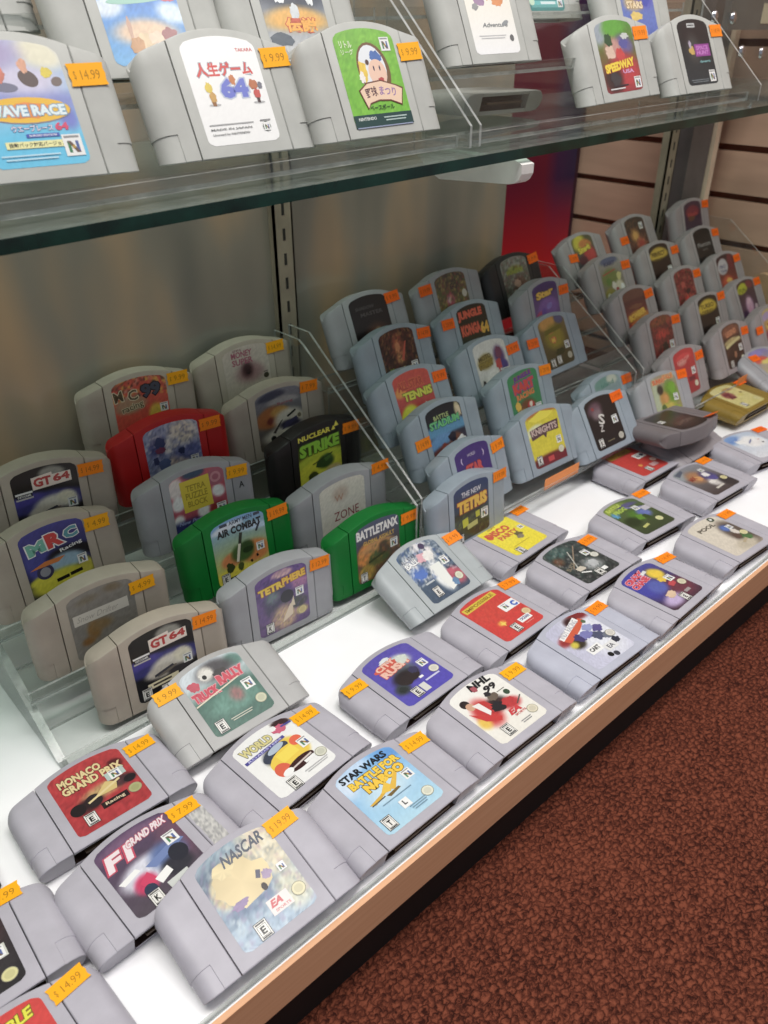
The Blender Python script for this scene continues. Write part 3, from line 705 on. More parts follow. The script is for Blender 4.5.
 'J': dict(bg=((44, 34, 32), (36, 30, 30)), b=[(.3, .8, .22, .12, (110, 80, 92), .5), (.34, .68, .16, .1, (130, 110, 116), .5)], o=[('t', 'S', .42, .6, .2, .22, (220, 216, 210), dict(rot=-20)), ('t', 'Z', .34, .42, .12, .14, (206, 200, 196), dict(rot=-10)), ('X', .24, .86, .05, .04, (150, 60, 60), 3), ('N', .83, .5, .18), ('S', .86, .13, (196, 192, 180)), ('E', .18, .14, 'E'), ('L', .5, .12, .24, 1, (150, 140, 110))]),
 'K': dict(bg=((140, 160, 160), (120, 140, 150)), b=[(.3, .9, .3, .1, (110, 150, 140)), (.7, .92, .2, .1, (190, 196, 180))], o=[('t', 'Island', .5, .9, .5, .1, (80, 130, 120), dict(rot=4))]),
 'Lx': dict(bg=((160, 150, 130), (150, 146, 70)), b=[(.7, .62, .26, .24, (110, 150, 50), .4), (.12, .5, .12, .5, (180, 190, 160)), (.4, .5, .18, .14, (190, 140, 70), .4), (.5, .26, .3, .16, (176, 180, 70), .4), (.3, .7, .12, .1, (70, 60, 50))], o=[('t', 'SUNNY', .32, .94, .5, .11, (206, 90, 50), dict(fat=.05, out=(236, 180, 120), rot=4)), ('t', 'TALE', .7, 1.0, .4, .11, (206, 110, 60), dict(fat=.05, out=(236, 200, 130), rot=4)), ('X', .76, .74, .16, .14, (120, 170, 50), 3), ('X', .44, .52, .1, .1, (206, 150, 80), 4), ('X', .54, .34, .16, .1, (196, 180, 80), 5), ('X', .3, .3, .1, .12, (90, 110, 60), 6), ('X', .78, .26, .14, .1, (150, 170, 60), 8), ('N', .84, .52, .17), ('E', .18, .14, 'E')]),
 'gold': dict(bg=((216, 206, 140), (206, 196, 120)), pal=[(190, 180, 100), (226, 216, 160)], amp=.3, b=[(.34, .62, .2, .16, (130, 50, 56), .25), (.66, .8, .2, .06, (170, 120, 60), .4)], o=[('t', 'Z', .34, .6, .3, .26, (110, 30, 44), dict(fat=.08)), ('X', .7, .5, .12, .06, (206, 196, 110), 3), ('e', .84, .58, .05, .04, (130, 110, 60)), ('r', .4, .84, .2, .04, (120, 100, 50), 10), ('S', .86, .16, (220, 212, 150)), ('E', .2, .16, 'E')]),
 'O': dict(bg=((130, 120, 180), (206, 190, 90)), b=[(.4, .9, .3, .1, (140, 130, 190)), (.3, .7, .3, .1, (206, 80, 60)), (.6, .6, .4, .08, (214, 200, 110))], o=[('t', 'Ridge', .4, .74, .5, .1, (206, 60, 50), dict(fat=.05)), ('N', .86, .4)]),
 'M': dict(bg=((38, 32, 32), (44, 36, 34)), b=[(.5, .6, .4, .3, (64, 50, 46), .5)], o=[('t', 'NIGHT', .45, .7, .6, .14, (110, 90, 80)), ('N', .86, .4)]),
 'nascar': dict(bg=((150, 170, 180), (164, 186, 206)), pal=[(70, 90, 120), (220, 226, 226), (130, 150, 176), (150, 120, 160)], amp=.4, b=[(.12, .8, .2, .14, (90, 110, 130), .4), (.38, .62, .36, .26, (222, 202, 152), .12), (.85, .8, .25, .4, (226, 214, 182), .4), (.45, .38, .42, .1, (110, 132, 160), .4), (.85, .25, .2, .2, (214, 212, 186), .4)],
        o=[('X', .4, .64, .36, .26, (224, 204, 156), 4), ('X', .3, .84, .14, .1, (226, 208, 160), 9), ('t', 'NASCAR', .62, .93, .58, .14, (84, 90, 104), dict(fat=.03, shear=.25, rot=3)), ('r', .6, .6, .1, .05, (90, 90, 110), 60), ('X', .68, .55, .07, .06, (170, 150, 180), 5), ('e', .58, .45, .035, .045, (50, 40, 40)), ('X', .25, .44, .12, .05, (150, 130, 170), 6), ('r', .62, .22, .28, .17, (232, 222, 220), 0), ('t', 'EA', .6, .25, .16, .08, (206, 90, 96), dict(fat=.05, shear=.4)), ('t', 'SPORTS', .63, .17, .2, .03, (206, 120, 120)), ('E', .3, .1, 'E'), ('S', .88, .22, (224, 216, 176)), ('N', .87, .52, .1)]),
 'monaco': dict(bg=((186, 44, 48), (176, 36, 44)), pal=[(150, 30, 40), (200, 70, 70), (110, 30, 40)], amp=.35, b=[(.55, .45, .3, .1, (200, 170, 110), .4), (.3, .36, .2, .1, (40, 30, 34), .3), (.86, .75, .1, .08, (80, 24, 30)), (.8, .45, .2, .08, (60, 50, 56), .4)],
        o=[('t', 'MONACO', .4, .87, .58, .13, (228, 206, 150), dict(fat=.05, out=(90, 30, 30))), ('t', 'GRAND PRIX', .52, .73, .82, .13, (228, 206, 150), dict(fat=.05, out=(90, 30, 30))), ('e', .16, .38, .1, .09, (34, 26, 30)), ('e', .38, .4, .11, .1, (44, 34, 38)), ('p', [(.4, .42), (.62, .58), (.74, .5), (.7, .4)], (216, 190, 120)), ('r', .55, .46, .5, .03, (226, 206, 150), 16), ('e', .9, .44, .08, .06, (34, 28, 34)), ('r', .6, .25, .36, .1, (40, 24, 28), 0), ('t', 'Racing', .6, .25, .26, .06, (226, 206, 170)), ('r', .78, .62, .26, .13, (180, 196, 190)), ('N', .78, .62, .15), ('S', .88, .26, (176, 176, 120)), ('E', .24, .17, 'E')]),
 'f1': dict(bg=((86, 66, 96), (84, 74, 84)), b=[(.9, .6, .2, .3, (110, 76, 96), .5), (.5, .9, .5, .08, (120, 90, 120), .5), (.42, .42, .36, .18, (214, 214, 226), .3), (.3, .3, .14, .12, (196, 40, 90), .3), (.7, .46, .22, .16, (90, 110, 160), .4), (.7, .28, .2, .12, (52, 50, 60), .3)],
        o=[('t', 'F1', .24, .8, .34, .22, (236, 222, 226), dict(fat=.05, out=(196, 60, 90), shear=.3, rot=3)), ('t', 'GRAND PRIX', .66, .9, .56, .11, (236, 222, 226), dict(fat=.05, out=(196, 60, 90), shear=.3, rot=3)), ('p', [(.05, .5), (.3, .56), (.34, .5), (.1, .44)], W), ('p', [(.24, .36), (.38, .44), (.44, .3), (.3, .22)], (206, 40, 90)), ('p', [(.4, .5), (.9, .62), (.96, .54), (.5, .42)], (110, 130, 180)), ('e', .8, .42, .12, .12, (44, 44, 56)), ('e', .3, .22, .08, .08, (50, 56, 80)), ('p', [(.4, .3), (.6, .36), (.62, .26), (.44, .2)], W), ('N', .84, .64, .17), ('E', .3, .1, 'K'), ('r', .62, .12, .28, .12, (206, 210, 206), 4)]),
 'truck': dict(bg=((206, 214, 220), (66, 104, 90)), pal=[(60, 96, 84), (90, 130, 116), (52, 84, 70)], amp=.35, zone=(0, 0, 1, .55), b=[(.5, .92, .7, .2, (206, 214, 220), .3), (.5, .3, .8, .34, (70, 110, 98), .2), (.88, .88, .14, .1, (96, 134, 124), .4), (.55, .84, .3, .14, (80, 76, 80), .4), (.4, .84, .12, .1, (220, 214, 206), .3), (.55, .35, .4, .16, (104, 150, 136), .4), (.62, .4, .1, .1, (170, 110, 110), .6)],
        o=[('X', .14, .8, .1, .08, (196, 70, 90), 3), ('X', .4, .88, .13, .07, (226, 222, 214), 5), ('e', .36, .86, .035, .035, K), ('X', .6, .82, .13, .07, (70, 66, 66), 6), ('t', 'TRUCK', .24, .63, .42, .14, (200, 50, 76), dict(fat=.07, out=(230, 150, 160))), ('t', 'RALLY', .71, .72, .44, .15, (206, 60, 80), dict(fat=.07, out=(230, 150, 160))), ('r', .4, .58, .8, .02, (226, 214, 190), 10), ('N', .85, .48, .17), ('S', .88, .2, (206, 206, 176)), ('E', .16, .12, 'E'), ('L', .5, .14, .36, 2, (206, 206, 190))]),
 'road': dict(grain=.01, bg=((238, 238, 236), (236, 236, 234)), b=[(.58, .48, .32, .24, (232, 196, 60), .12), (.86, .94, .14, .08, (60, 36, 40), .2), (.4, .55, .16, .12, (50, 56, 70), .3)],
        o=[('e', .46, .62, .24, .1, (60, 66, 84), 12), ('e', .5, .67, .15, .05, (176, 190, 206), 10), ('e', .55, .46, .32, .16, (234, 200, 56), 8), ('e', .8, .6, .1, .08, (226, 90, 50), 20), ('e', .34, .33, .12, .12, (216, 84, 50), 20), ('r', .56, .5, .3, .16, (240, 214, 70), 6), ('e', .6, .28, .24, .08, (60, 26, 28), 6), ('r', .6, .28, .4, .025, (210, 196, 190), 6), ('r', .72, .24, .18, .05, W, 4), ('e', .36, .26, .09, .05, W, 10), ('t', 'WORLD', .34, .87, .52, .14, (216, 206, 140), dict(fat=.05, out=(120, 120, 110))), ('r', .38, .74, .7, .05, (76, 70, 150), 3), ('t', 'ROADSTERS', .38, .74, .6, .03, (190, 190, 230), dict(rot=3)), ('X', .76, .9, .12, .08, (206, 90, 120), 4), ('X', .7, .95, .06, .05, W, 4), ('r', .9, .9, .18, .03, (70, 70, 150), -6), ('N', .86, .5, .17), ('S', .9, .22, (214, 214, 196)), ('E', .3, .08, 'E'), ('L', .72, .12, .4, 2, (190, 190, 190))]),
 'starwars': dict(grain=.02, bg=((120, 176, 226), (176, 214, 232)), b=[(.1, .85, .16, .2, (206, 222, 240), .6), (.5, .5, .35, .18, (196, 222, 236), .6), (.9, .9, .2, .1, (90, 150, 214), .6), (.4, .96, .2, .08, (190, 214, 240), .6)],
        o=[('t', 'STAR WARS', .47, .95, .8, .11, (28, 30, 36), dict(fat=.05)), ('t', 'BATTLE FOR', .54, .81, .84, .12, (240, 200, 40), dict(fat=.06, out=(110, 80, 20))), ('t', 'NABOO', .58, .67, .66, .14, (240, 196, 36), dict(fat=.08, out=(110, 80, 20))), ('p', [(.12, .46), (.34, .5), (.48, .56), (.42, .48), (.2, .42)], (216, 170, 40)), ('p', [(.36, .5), (.52, .62), (.56, .54), (.5, .46)], (232, 190, 50)), ('p', [(.5, .5), (.74, .66), (.76, .62), (.56, .44)], (226, 180, 50)), ('p', [(.4, .44), (.62, .46), (.64, .43), (.44, .4)], (120, 96, 50)), ('r', .26, .44, .24, .015, (80, 80, 80), 4), ('N', .85, .52, .15), ('S', .85, .17, (226, 226, 206)), ('r', .5, .22, .14, .13, (240, 240, 238)), ('t', 'L', .5, .23, .05, .07, (60, 60, 60), dict(fat=.04)), ('E', .14, .14, 'T'), ('L', .5, .36, .5, 1, (120, 150, 170)), ('L', .64, .14, .28, 3, (120, 150, 170))]),
 'nhl': dict(grain=.015, bg=((238, 236, 230), (234, 230, 220)), b=[(.3, .5, .2, .24, (196, 34, 34), .4), (.12, .4, .1, .1, (230, 190, 70), .5), (.55, .52, .18, .12, (60, 44, 44), .4), (.72, .42, .16, .1, (190, 40, 44), .4)],
        o=[('e', .16, .82, .08, .075, (50, 40, 40)), ('e', .19, .74, .07, .07, (206, 160, 130)), ('p', [(.05, .66), (.16, .42), (.36, .3), (.42, .36), (.22, .5)], (200, 30, 30)), ('p', [(.22, .74), (.34, .72), (.44, .56), (.3, .46)], (236, 230, 226)), ('p', [(.34, .74), (.44, .7), (.5, .5), (.38, .44)], (190, 34, 34)), ('X', .52, .5, .13, .1, (44, 40, 44), 4), ('X', .6, .68, .1, .08, (110, 96, 84), 5), ('X', .58, .76, .06, .05, (50, 46, 50), 6), ('X', .7, .48, .12, .08, (190, 36, 40), 7), ('r', .86, .42, .2, .02, (90, 86, 80), 30), ('t', 'NHL', .66, .99, .44, .13, (26, 26, 30), dict(fat=.05, shear=.2)), ('t', '99', .72, .83, .24, .12, (40, 36, 40), dict(fat=.05, shear=.2)), ('X', .5, .94, .06, .06, (170, 80, 90), 8), ('t', 'EA', .66, .32, .24, .1, (206, 40, 50), dict(fat=.06, shear=.4)), ('t', 'SPORTS', .68, .24, .22, .035, (206, 60, 60)), ('e', .84, .62, .05, .05, (60, 80, 60)), ('L', .8, .7, .16, 1, (120, 120, 110)), ('S', .86, .18, (222, 214, 190)), ('E', .28, .14, 'E'), ('L', .64, .12, .2, 2, (150, 150, 150))]),
 'indy': dict(bg=((190, 190, 212), (196, 196, 216)), b=[(.7, .5, .35, .5, (226, 228, 236), .5), (.85, .96, .2, .1, (130, 34, 34), .4), (.62, .86, .14, .12, (60, 30, 30), .4), (.2, .68, .2, .1, (150, 40, 40), .4), (.28, .52, .14, .1, (60, 52, 40), .3), (.2, .54, .08, .06, (206, 190, 60), .4)],
        o=[('p', [(.12, .74), (.8, .94), (.84, .86), (.6, .74), (.2, .62)], (206, 80, 40)), ('p', [(.12, .8), (.74, 1.0), (.76, .9), (.14, .72)], (240, 238, 236)), ('t', 'INDY RACING', .44, .86, .56, .1, (170, 170, 180), dict(fat=.02, rot=14)), ('X', .42, .62, .12, .1, (70, 60, 110), 3), ('X', .56, .6, .14, .1, (120, 120, 180), 4), ('X', .72, .7, .12, .08, (150, 156, 200), 5), ('X', .7, .48, .12, .1, (80, 84, 110), 6), ('X', .84, .6, .12, .08, (90, 80, 140), 7), ('X', .84, .4, .12, .08, (110, 116, 130), 8), ('X', .82, .26, .1, .07, (50, 52, 66), 9), ('r', .38, .32, .3, .15, W), ('t', 'CART', .38, .33, .22, .08, (50, 46, 50), dict(fat=.04)), ('r', .64, .22, .26, .15, (226, 226, 226)), ('t', 'EA', .64, .22, .14, .08, (90, 90, 100)), ('e', .46, .1, .05, .05, K), ('e', .56, .06, .05, .05, (60, 60, 70)), ('e', .8, .83, .04, .04, (90, 110, 80)), ('S', .9, .4, (220, 216, 206))]),
 'toon': dict(bg=((70, 70, 150), (70, 46, 60)), b=[(.2, .7, .25, .4, (60, 60, 160), .5), (.75, .3, .3, .24, (110, 50, 66), .5), (.3, .16, .24, .12, (190, 170, 210), .5), (.75, .72, .16, .14, (226, 196, 50), .3), (.42, .5, .2, .16, (80, 90, 170), .4)],
        o=[('t', 'CRAZY', .34, .92, .56, .12, (206, 60, 80), dict(fat=.06, rot=4, out=(240, 180, 190))), ('t', 'CHASE', .3, .78, .5, .12, (206, 60, 80), dict(fat=.06, rot=4, out=(240, 180, 190))), ('r', .6, .9, .16, .06, (220, 220, 220), 10), ('X', .74, .74, .1, .1, (236, 200, 40), 3), ('X', .68, .6, .1, .08, (226, 190, 50), 4), ('X', .4, .28, .14, .08, (220, 190, 160), 5), ('X', .7, .42, .1, .06, (190, 60, 70), 6), ('N', .82, .54, .16), ('S', .88, .34, (216, 210, 180)), ('E', .52, .1, 'E'), ('r', .72, .16, .16, .06, (160, 150, 150), 0)]),
 'pool': dict(bg=((214, 206, 190), (210, 200, 184)), b=[(.85, .4, .3, .4, (96, 84, 76), .3), (.75, .6, .12, .1, (70, 100, 170), .4), (.8, .3, .14, .12, (70, 110, 60), .4), (.6, .12, .3, .12, (190, 180, 160), .4)],
        o=[('t', 'POOL', .44, .85, .52, .1, (70, 66, 56), dict(fat=.04)), ('e', .8, .97, .08, .07, (60, 76, 60)), ('e', .8, .97, .03, .03, W), ('X', .74, .64, .1, .08, (80, 110, 180), 3), ('X', .8, .48, .08, .1, (214, 206, 196), 4), ('X', .68, .36, .1, .1, (90, 70, 60), 5), ('X', .84, .22, .1, .08, (76, 116, 66), 6), ('r', .66, .2, .2, .05, (176, 160, 130), 20), ('N', .85, .62, .13), ('S', .9, .36, (222, 214, 160))]),
 'rush': dict(bg=((84, 72, 170), (78, 66, 176)), b=[(.8, .88, .2, .14, (84, 70, 170), .4), (.6, .72, .2, .12, (206, 214, 200), .4), (.5, .52, .22, .16, (90, 100, 110), .5), (.42, .44, .24, .12, (44, 34, 38), .4), (.2, .3, .14, .1, (60, 66, 70), .4)],
        o=[('X', .42, .78, .3, .12, (206, 76, 56), 3), ('X', .42, .9, .12, .07, (226, 230, 232), 4), ('t', 'CITY', .36, .83, .4, .1, (236, 190, 170), dict(fat=.05, out=(206, 66, 50), rot=6)), ('t', 'RUSH', .44, .7, .56, .13, (236, 190, 170), dict(fat=.06, out=(206, 66, 50), rot=6)), ('X', .66, .78, .12, .1, (210, 216, 206), 5), ('X', .46, .42, .22, .11, (50, 38, 40), 6), ('X', .62, .5, .08, .08, (60, 56, 90), 7), ('X', .2, .3, .08, .06, (46, 50, 50), 8), ('r', .6, .32, .08, .04, W, 0), ('r', .74, .22, .3, .03, (200, 200, 230), 0), ('N', .84, .52, .15), ('S', .88, .32, (224, 220, 206)), ('E', .32, .14, 'E'), ('r', .48, .14, .12, .16, (216, 216, 210))]),
 'red': dict(bg=((206, 44, 34), (204, 44, 36)), pal=[(196, 60, 44), (214, 36, 30), (190, 40, 34)], amp=.4, b=[(.45, .6, .4, .2, (206, 56, 38), .6), (.32, .33, .08, .05, (240, 190, 60), .6)],
        o=[('r', .46, .93, .82, .12, (216, 190, 50), 3), ('t', 'IMPOSSIBLE', .46, .93, .72, .07, (150, 110, 20), dict(fat=.03, rot=3)), ('p', [(.26, .33), (.31, .35), (.33, .4), (.35, .35), (.4, .33), (.35, .31), (.33, .26), (.31, .31)], (240, 206, 80)), ('r', .8, .58, .38, .19, W), ('N', .72, .59, .15), ('t', 'C', .9, .56, .12, .13, (40, 90, 190), dict(fat=.07)), ('S', .89, .3, (226, 200, 150)), ('r', .72, .2, .28, .11, W), ('t', 'OCEAN', .72, .21, .22, .06, (40, 40, 120), dict(fat=.04)), ('E', .42, .14, 'E'), ('L', .72, .1, .2, 1, (230, 150, 140))]),
 'yellow': dict(bg=((238, 222, 30), (236, 218, 24)), b=[], o=[('t', 'HAPPY', .4, .88, .24, .05, (150, 120, 20)), ('t', 'DISCO', .4, .73, .66, .18, (206, 70, 40), dict(fat=.06)), ('t', 'PARTY', .5, .55, .56, .13, (206, 90, 40), dict(fat=.05)), ('e', .12, .7, .07, .07, (206, 70, 40)), ('X', .66, .43, .1, .09, (110, 100, 60), 4), ('X', .62, .36, .1, .06, (140, 130, 110), 5), ('N', .9, .56, .12), ('L', .45, .22, .5, 1, (190, 160, 30)), ('E', .22, .08, 'E')]),
 'base': dict(bg=((80, 100, 120), (44, 66, 90)), pal=[(220, 224, 230), (60, 90, 150), (30, 50, 70), (120, 130, 150), (236, 232, 228)], amp=.75, zone=(0, .35, 1, 1.2), b=[(.6, .84, .2, .2, (226, 220, 222), .3), (.58, .36, .18, .3, (232, 234, 232), .25), (.2, .55, .2, .12, (60, 100, 180), .4), (.2, .76, .2, .12, (222, 224, 228), .4), (.86, .24, .2, .16, (180, 70, 90), .4)],
        o=[('t', 'ALL STAR', .22, .88, .4, .07, (60, 70, 90), dict(rot=6)), ('t', 'BALL', .22, .78, .34, .1, (240, 240, 240), dict(fat=.04, rot=6, out=(90, 90, 100))), ('e', .66, .98, .07, .06, (70, 56, 90)), ('X', .5, .8, .14, .1, (226, 170, 180), 3), ('X', .64, .78, .14, .1, (236, 232, 226), 4), ('p', [(.5, .6), (.74, .6), (.7, .1), (.56, .06), (.5, .3)], (234, 236, 230)), ('X', .22, .54, .16, .08, (70, 110, 190), 5), ('r', .26, .36, .22, .03, (190, 196, 200), 2), ('X', .8, .34, .08, .07, (190, 80, 100), 7), ('X', .74, .16, .08, .08, (90, 130, 170), 8), ('N', .86, .58, .16), ('S', .88, .22, (222, 222, 196)), ('E', .26, .16, 'E')]),
 'dark': dict(bg=((56, 66, 66), (50, 50, 52)), pal=[(90, 96, 90), (40, 40, 44), (150, 150, 146), (70, 90, 84)], amp=.6, b=[(.35, .85, .3, .14, (70, 100, 96), .5), (.15, .7, .12, .1, (110, 70, 50), .5), (.6, .3, .2, .14, (170, 172, 174), .5)], o=[('r', .5, .66, .8, .02, (150, 130, 110), 40), ('r', .4, .6, .6, .02, (190, 190, 180), 60), ('X', .3, .36, .12, .06, (206, 196, 180), 3), ('X', .64, .34, .12, .1, (186, 188, 190), 4), ('r', .3, .24, .2, .03, W, -30), ('t', 'BLADE', .2, .5, .3, .08, (140, 130, 110), dict(rot=20)), ('N', .8, .62, .16), ('S', .88, .48, (222, 220, 210)), ('E', .5, .1, 'M'), ('r', .66, .12, .12, .08, W)]),
 'green': dict(bg=((90, 110, 60), (60, 70, 44)), b=[(.3, .88, .34, .12, (150, 170, 60), .4), (.12, .75, .1, .08, (90, 150, 190), .4), (.62, .84, .3, .06, (90, 86, 130), .4), (.5, .5, .2, .16, (80, 120, 40), .4), (.7, .5, .16, .14, (96, 110, 170), .4), (.2, .4, .2, .14, (50, 60, 34), .4)], o=[('t', 'BATTLE', .3, .96, .46, .1, (190, 206, 90), dict(fat=.06, rot=6, out=(80, 100, 40))), ('t', 'FROG', .34, .82, .4, .12, (170, 196, 80), dict(fat=.06, rot=6, out=(70, 90, 40))), ('t', 'X', .1, .72, .1, .12, (90, 160, 206), dict(fat=.06)), ('X', .5, .46, .12, .1, (96, 140, 44), 3), ('X', .62, .4, .08, .1, (60, 80, 34), 4), ('X', .72, .52, .1, .1, (100, 116, 180), 5), ('p', [(.5, .86), (.98, .66), (.98, .62), (.52, .8)], (120, 116, 170)), ('N', .7, .72, .15), ('r', .88, .62, .2, .14, (190, 186, 196)), ('S', .76, .22, (220, 220, 160)), ('r', .3, .2, .2, .06, (190, 190, 110), 10)]),
 'mx': dict(bg=((140, 140, 146), (70, 60, 60)), b=[(.1, .9, .2, .2, (150, 156, 160), .3), (.4, .62, .26, .2, (170, 120, 80), .5), (.68, .5, .2, .2, (76, 70, 120), .4), (.6, .3, .2, .14, (206, 200, 196), .4), (.85, .2, .2, .2, (50, 46, 50), .4)], o=[('p', [(.05, .98), (.4, 1.04), (.36, .96), (.1, .86)], (90, 96, 110)), ('X', .4, .6, .1, .1, (206, 150, 90), 3), ('X', .68, .62, .1, .1, (230, 226, 226), 4), ('X', .7, .46, .12, .1, (80, 74, 140), 5), ('X', .52, .36, .12, .06, (226, 220, 216), 6), ('t', 'MX', .26, .66, .24, .12, (150, 60, 40), dict(fat=.06, rot=8)), ('N', .78, .78, .13), ('S', .88, .32, (216, 206, 150)), ('r', .46, .16, .3, .05, (206, 200, 190), 4)]),
 'red2': dict(bg=((200, 48, 36), (194, 46, 38)), pal=[(190, 60, 44), (206, 40, 32)], amp=.3, o=[('r', .46, .92, .8, .15, (222, 180, 50), 0), ('t', 'RED ALERT', .46, .92, .66, .08, (190, 110, 30), dict(fat=.04)), ('X', .4, .34, .06, .05, (230, 150, 60), 3), ('r', .8, .62, .34, .19, W), ('N', .73, .62, .14), ('r', .88, .62, .12, .08, (70, 60, 80), 20), ('S', .89, .34, (222, 180, 170)), ('E', .42, .14, 'E'), ('r', .7, .2, .24, .12, (206, 160, 160))]),
 'seal': dict(bg=((190, 206, 226), (222, 224, 230)), b=[(.2, .85, .3, .16, (110, 150, 206), .5), (.6, .6, .34, .24, (240, 240, 240), .3)], o=[('X', .3, .74, .16, .1, W, 3), ('X', .6, .56, .2, .14, (240, 238, 238), 4), ('t', 'ICE', .22, .84, .3, .1, (90, 130, 200), dict(rot=6)), ('e', .55, .66, .14, .02, (120, 130, 170), 30), ('e', .8, .5, .03, .03, (60, 60, 70)), ('r', .82, .64, .1, .02, (200, 120, 120))]),
 'left2': dict(bg=((60, 48, 52), (44, 40, 44)), b=[(.8, .3, .2, .14, (56, 50, 54), .4), (.5, .7, .4, .3, (90, 60, 60), .5)], o=[('r', .82, .42, .22, .16, (206, 206, 196)), ('N', .84, .42, .14), ('S', .86, .13, (216, 210, 150))]),
 'left3': dict(bg=((206, 46, 40), (204, 44, 38)), o=[('t', 'IMPOSSIBLE', .46, .9, .84, .12, (226, 222, 50), dict(fat=.04, shear=.2, rot=3, out=(110, 100, 20))), ('X', .4, .4, .2, .2, (190, 60, 44), 3), ('N', .84, .55)]),
 'wave': dict(grain=.02, bg=((190, 196, 226), (110, 200, 232)), b=[(.5, .55, .8, .1, (140, 150, 210), .5), (.55, .7, .4, .12, (214, 210, 232), .5), (.5, .12, .8, .2, (96, 196, 232), .5), (.8, .92, .24, .12, (236, 232, 206), .4), (.3, .9, .3, .12, (180, 170, 206), .5), (.9, .4, .1, .1, (120, 130, 206), .5)],
        o=[('e', .62, .75, .1, .07, (110, 96, 92), -24), ('X', .6, .86, .05, .07, (226, 170, 140), 3), ('e', .9, .72, .06, .04, (130, 116, 110), 16), ('X', .82, .8, .06, .05, (230, 210, 80), 4), ('e', .36, .68, .13, .04, (130, 130, 150), -4), ('X', .34, .79, .07, .08, (214, 130, 110), 5), ('e', .5, .48, .46, .115, (150, 140, 150)), ('e', .5, .485, .45, .11, (240, 190, 40)), ('X', .5, .48, .3, .07, (232, 140, 60), 6), ('t', 'WAVE RACE', .5, .48, .8, .095, (230, 244, 246), dict(fat=.05, out=(110, 160, 190))), ('t', 'ウエーブレース', .5, .33, .42, .055, (236, 236, 246), dict(out=(70, 70, 150))), ('t', '64', .8, .335, .14, .07, (220, 70, 110), dict(fat=.05)), ('r', .58, .265, .34, .032, (70, 90, 180)), ('t', 'SHINDO EDITION', .58, .265, .28, .018, W), ('r', .5, .19, .64, .06, (240, 236, 170)), ('t', '振動パック対応バージョン', .5, .19, .58, .04, (60, 60, 60)), ('N', .86, .165, .2), ('L', .4, .1, .6, 2, (190, 226, 240))]),
 'jin': dict(grain=.008, bg=((246, 246, 244), (244, 244, 242)), o=[('t', 'TAKARA', .84, .93, .24, .035, (196, 60, 60), dict(fat=.03)), ('t', '人生ゲーム', .5, .745, .76, .14, (214, 56, 44), dict(fat=.035, out=(160, 170, 180))), ('t', '64', .56, .555, .38, .2, (104, 116, 206), dict(fat=.06, out=(190, 200, 220))), ('X', .56, .64, .05, .06, (200, 120, 60), 3), ('e', .24, .4, .08, .012, (190, 190, 190)), ('X', .22, .57, .05, .06, (226, 200, 70), 4), ('X', .24, .47, .045, .06, (206, 160, 80), 5), ('r', .235, .41, .05, .04, (150, 100, 50)), ('e', .85, .4, .08, .012, (190, 190, 190)), ('X', .83, .58, .06, .06, (190, 110, 60), 6), ('X', .92, .57, .035, .04, (120, 120, 130), 8), ('X', .85, .49, .045, .06, (200, 70, 60), 7), ('r', .85, .42, .04, .05, (70, 50, 50)), ('r', .38, .205, .6, .012, (180, 180, 180)), ('t', 'MADE IN JAPAN', .36, .155, .56, .025, (120, 120, 120)), ('t', 'Licensed by NINTENDO', .34, .105, .5, .026, (110, 110, 110)), ('e', .85, .15, .055, .05, (60, 76, 60)), ('N', .85, .15, .09), ('r', .85, .215, .15, .012, (150, 150, 150))]),
 'grn': dict(bg=((120, 186, 50), (116, 190, 40)), pal=[(100, 170, 40), (140, 206, 60), (120, 190, 50)], amp=.6, o=[('e', .55, .62, .27, .3, (120, 86, 50), 8), ('e', .54, .64, .22, .25, (232, 236, 240), 8), ('X', .62, .76, .12, .07, (70, 110, 180), 3), ('e', .6, .58, .15, .15, (240, 200, 176)), ('e', .55, .63, .012, .03, (60, 50, 80)), ('e', .65, .63, .012, .03, (60, 50, 80)), ('X', .63, .5, .05, .03, (190, 60, 60), 4), ('X', .36, .6, .08, .14, (236, 200, 60), 5), ('X', .32, .54, .05, .07, (244, 238, 230), 6), ('e', .46, .7, .03, .03, (90, 60, 50)), ('t', 'リトル', .18, .9, .2, .08, (226, 240, 200), dict(fat=.03)), ('t', 'リーグ', .18, .82, .2, .06, (226, 240, 200), dict(fat=.02)), ('N', .84, .89, .16), ('p', [(.2, .4), (.36, .48), (.6, .5), (.84, .44), (.96, .4), (.88, .2), (.7, .26), (.5, .27), (.34, .24), (.28, .18)], (110, 60, 40)), ('p', [(.22, .39), (.36, .465), (.6, .485), (.84, .425), (.94, .385), (.87, .22), (.7, .275), (.5, .285), (.34, .255), (.29, .2)], (240, 206, 176)), ('t', '野球', .4, .37, .2, .11, (90, 50, 60), dict(rot=8)), ('t', 'まつり', .68, .37, .28, .1, (150, 110, 170), dict(rot=-6)), ('t', 'ベースボール', .52, .2, .42, .06, (50, 80, 40), dict(fat=.02)), ('r', .5, .06, 1.0, .14, (30, 66, 64)), ('t', 'NINTENDO', .22, .085, .3, .035, (226, 232, 226), dict(fat=.02)), ('L', .7, .085, .4, 2, (180, 200, 196)), ('r', .5, -.01, .96, .012, (150, 160, 190))]),
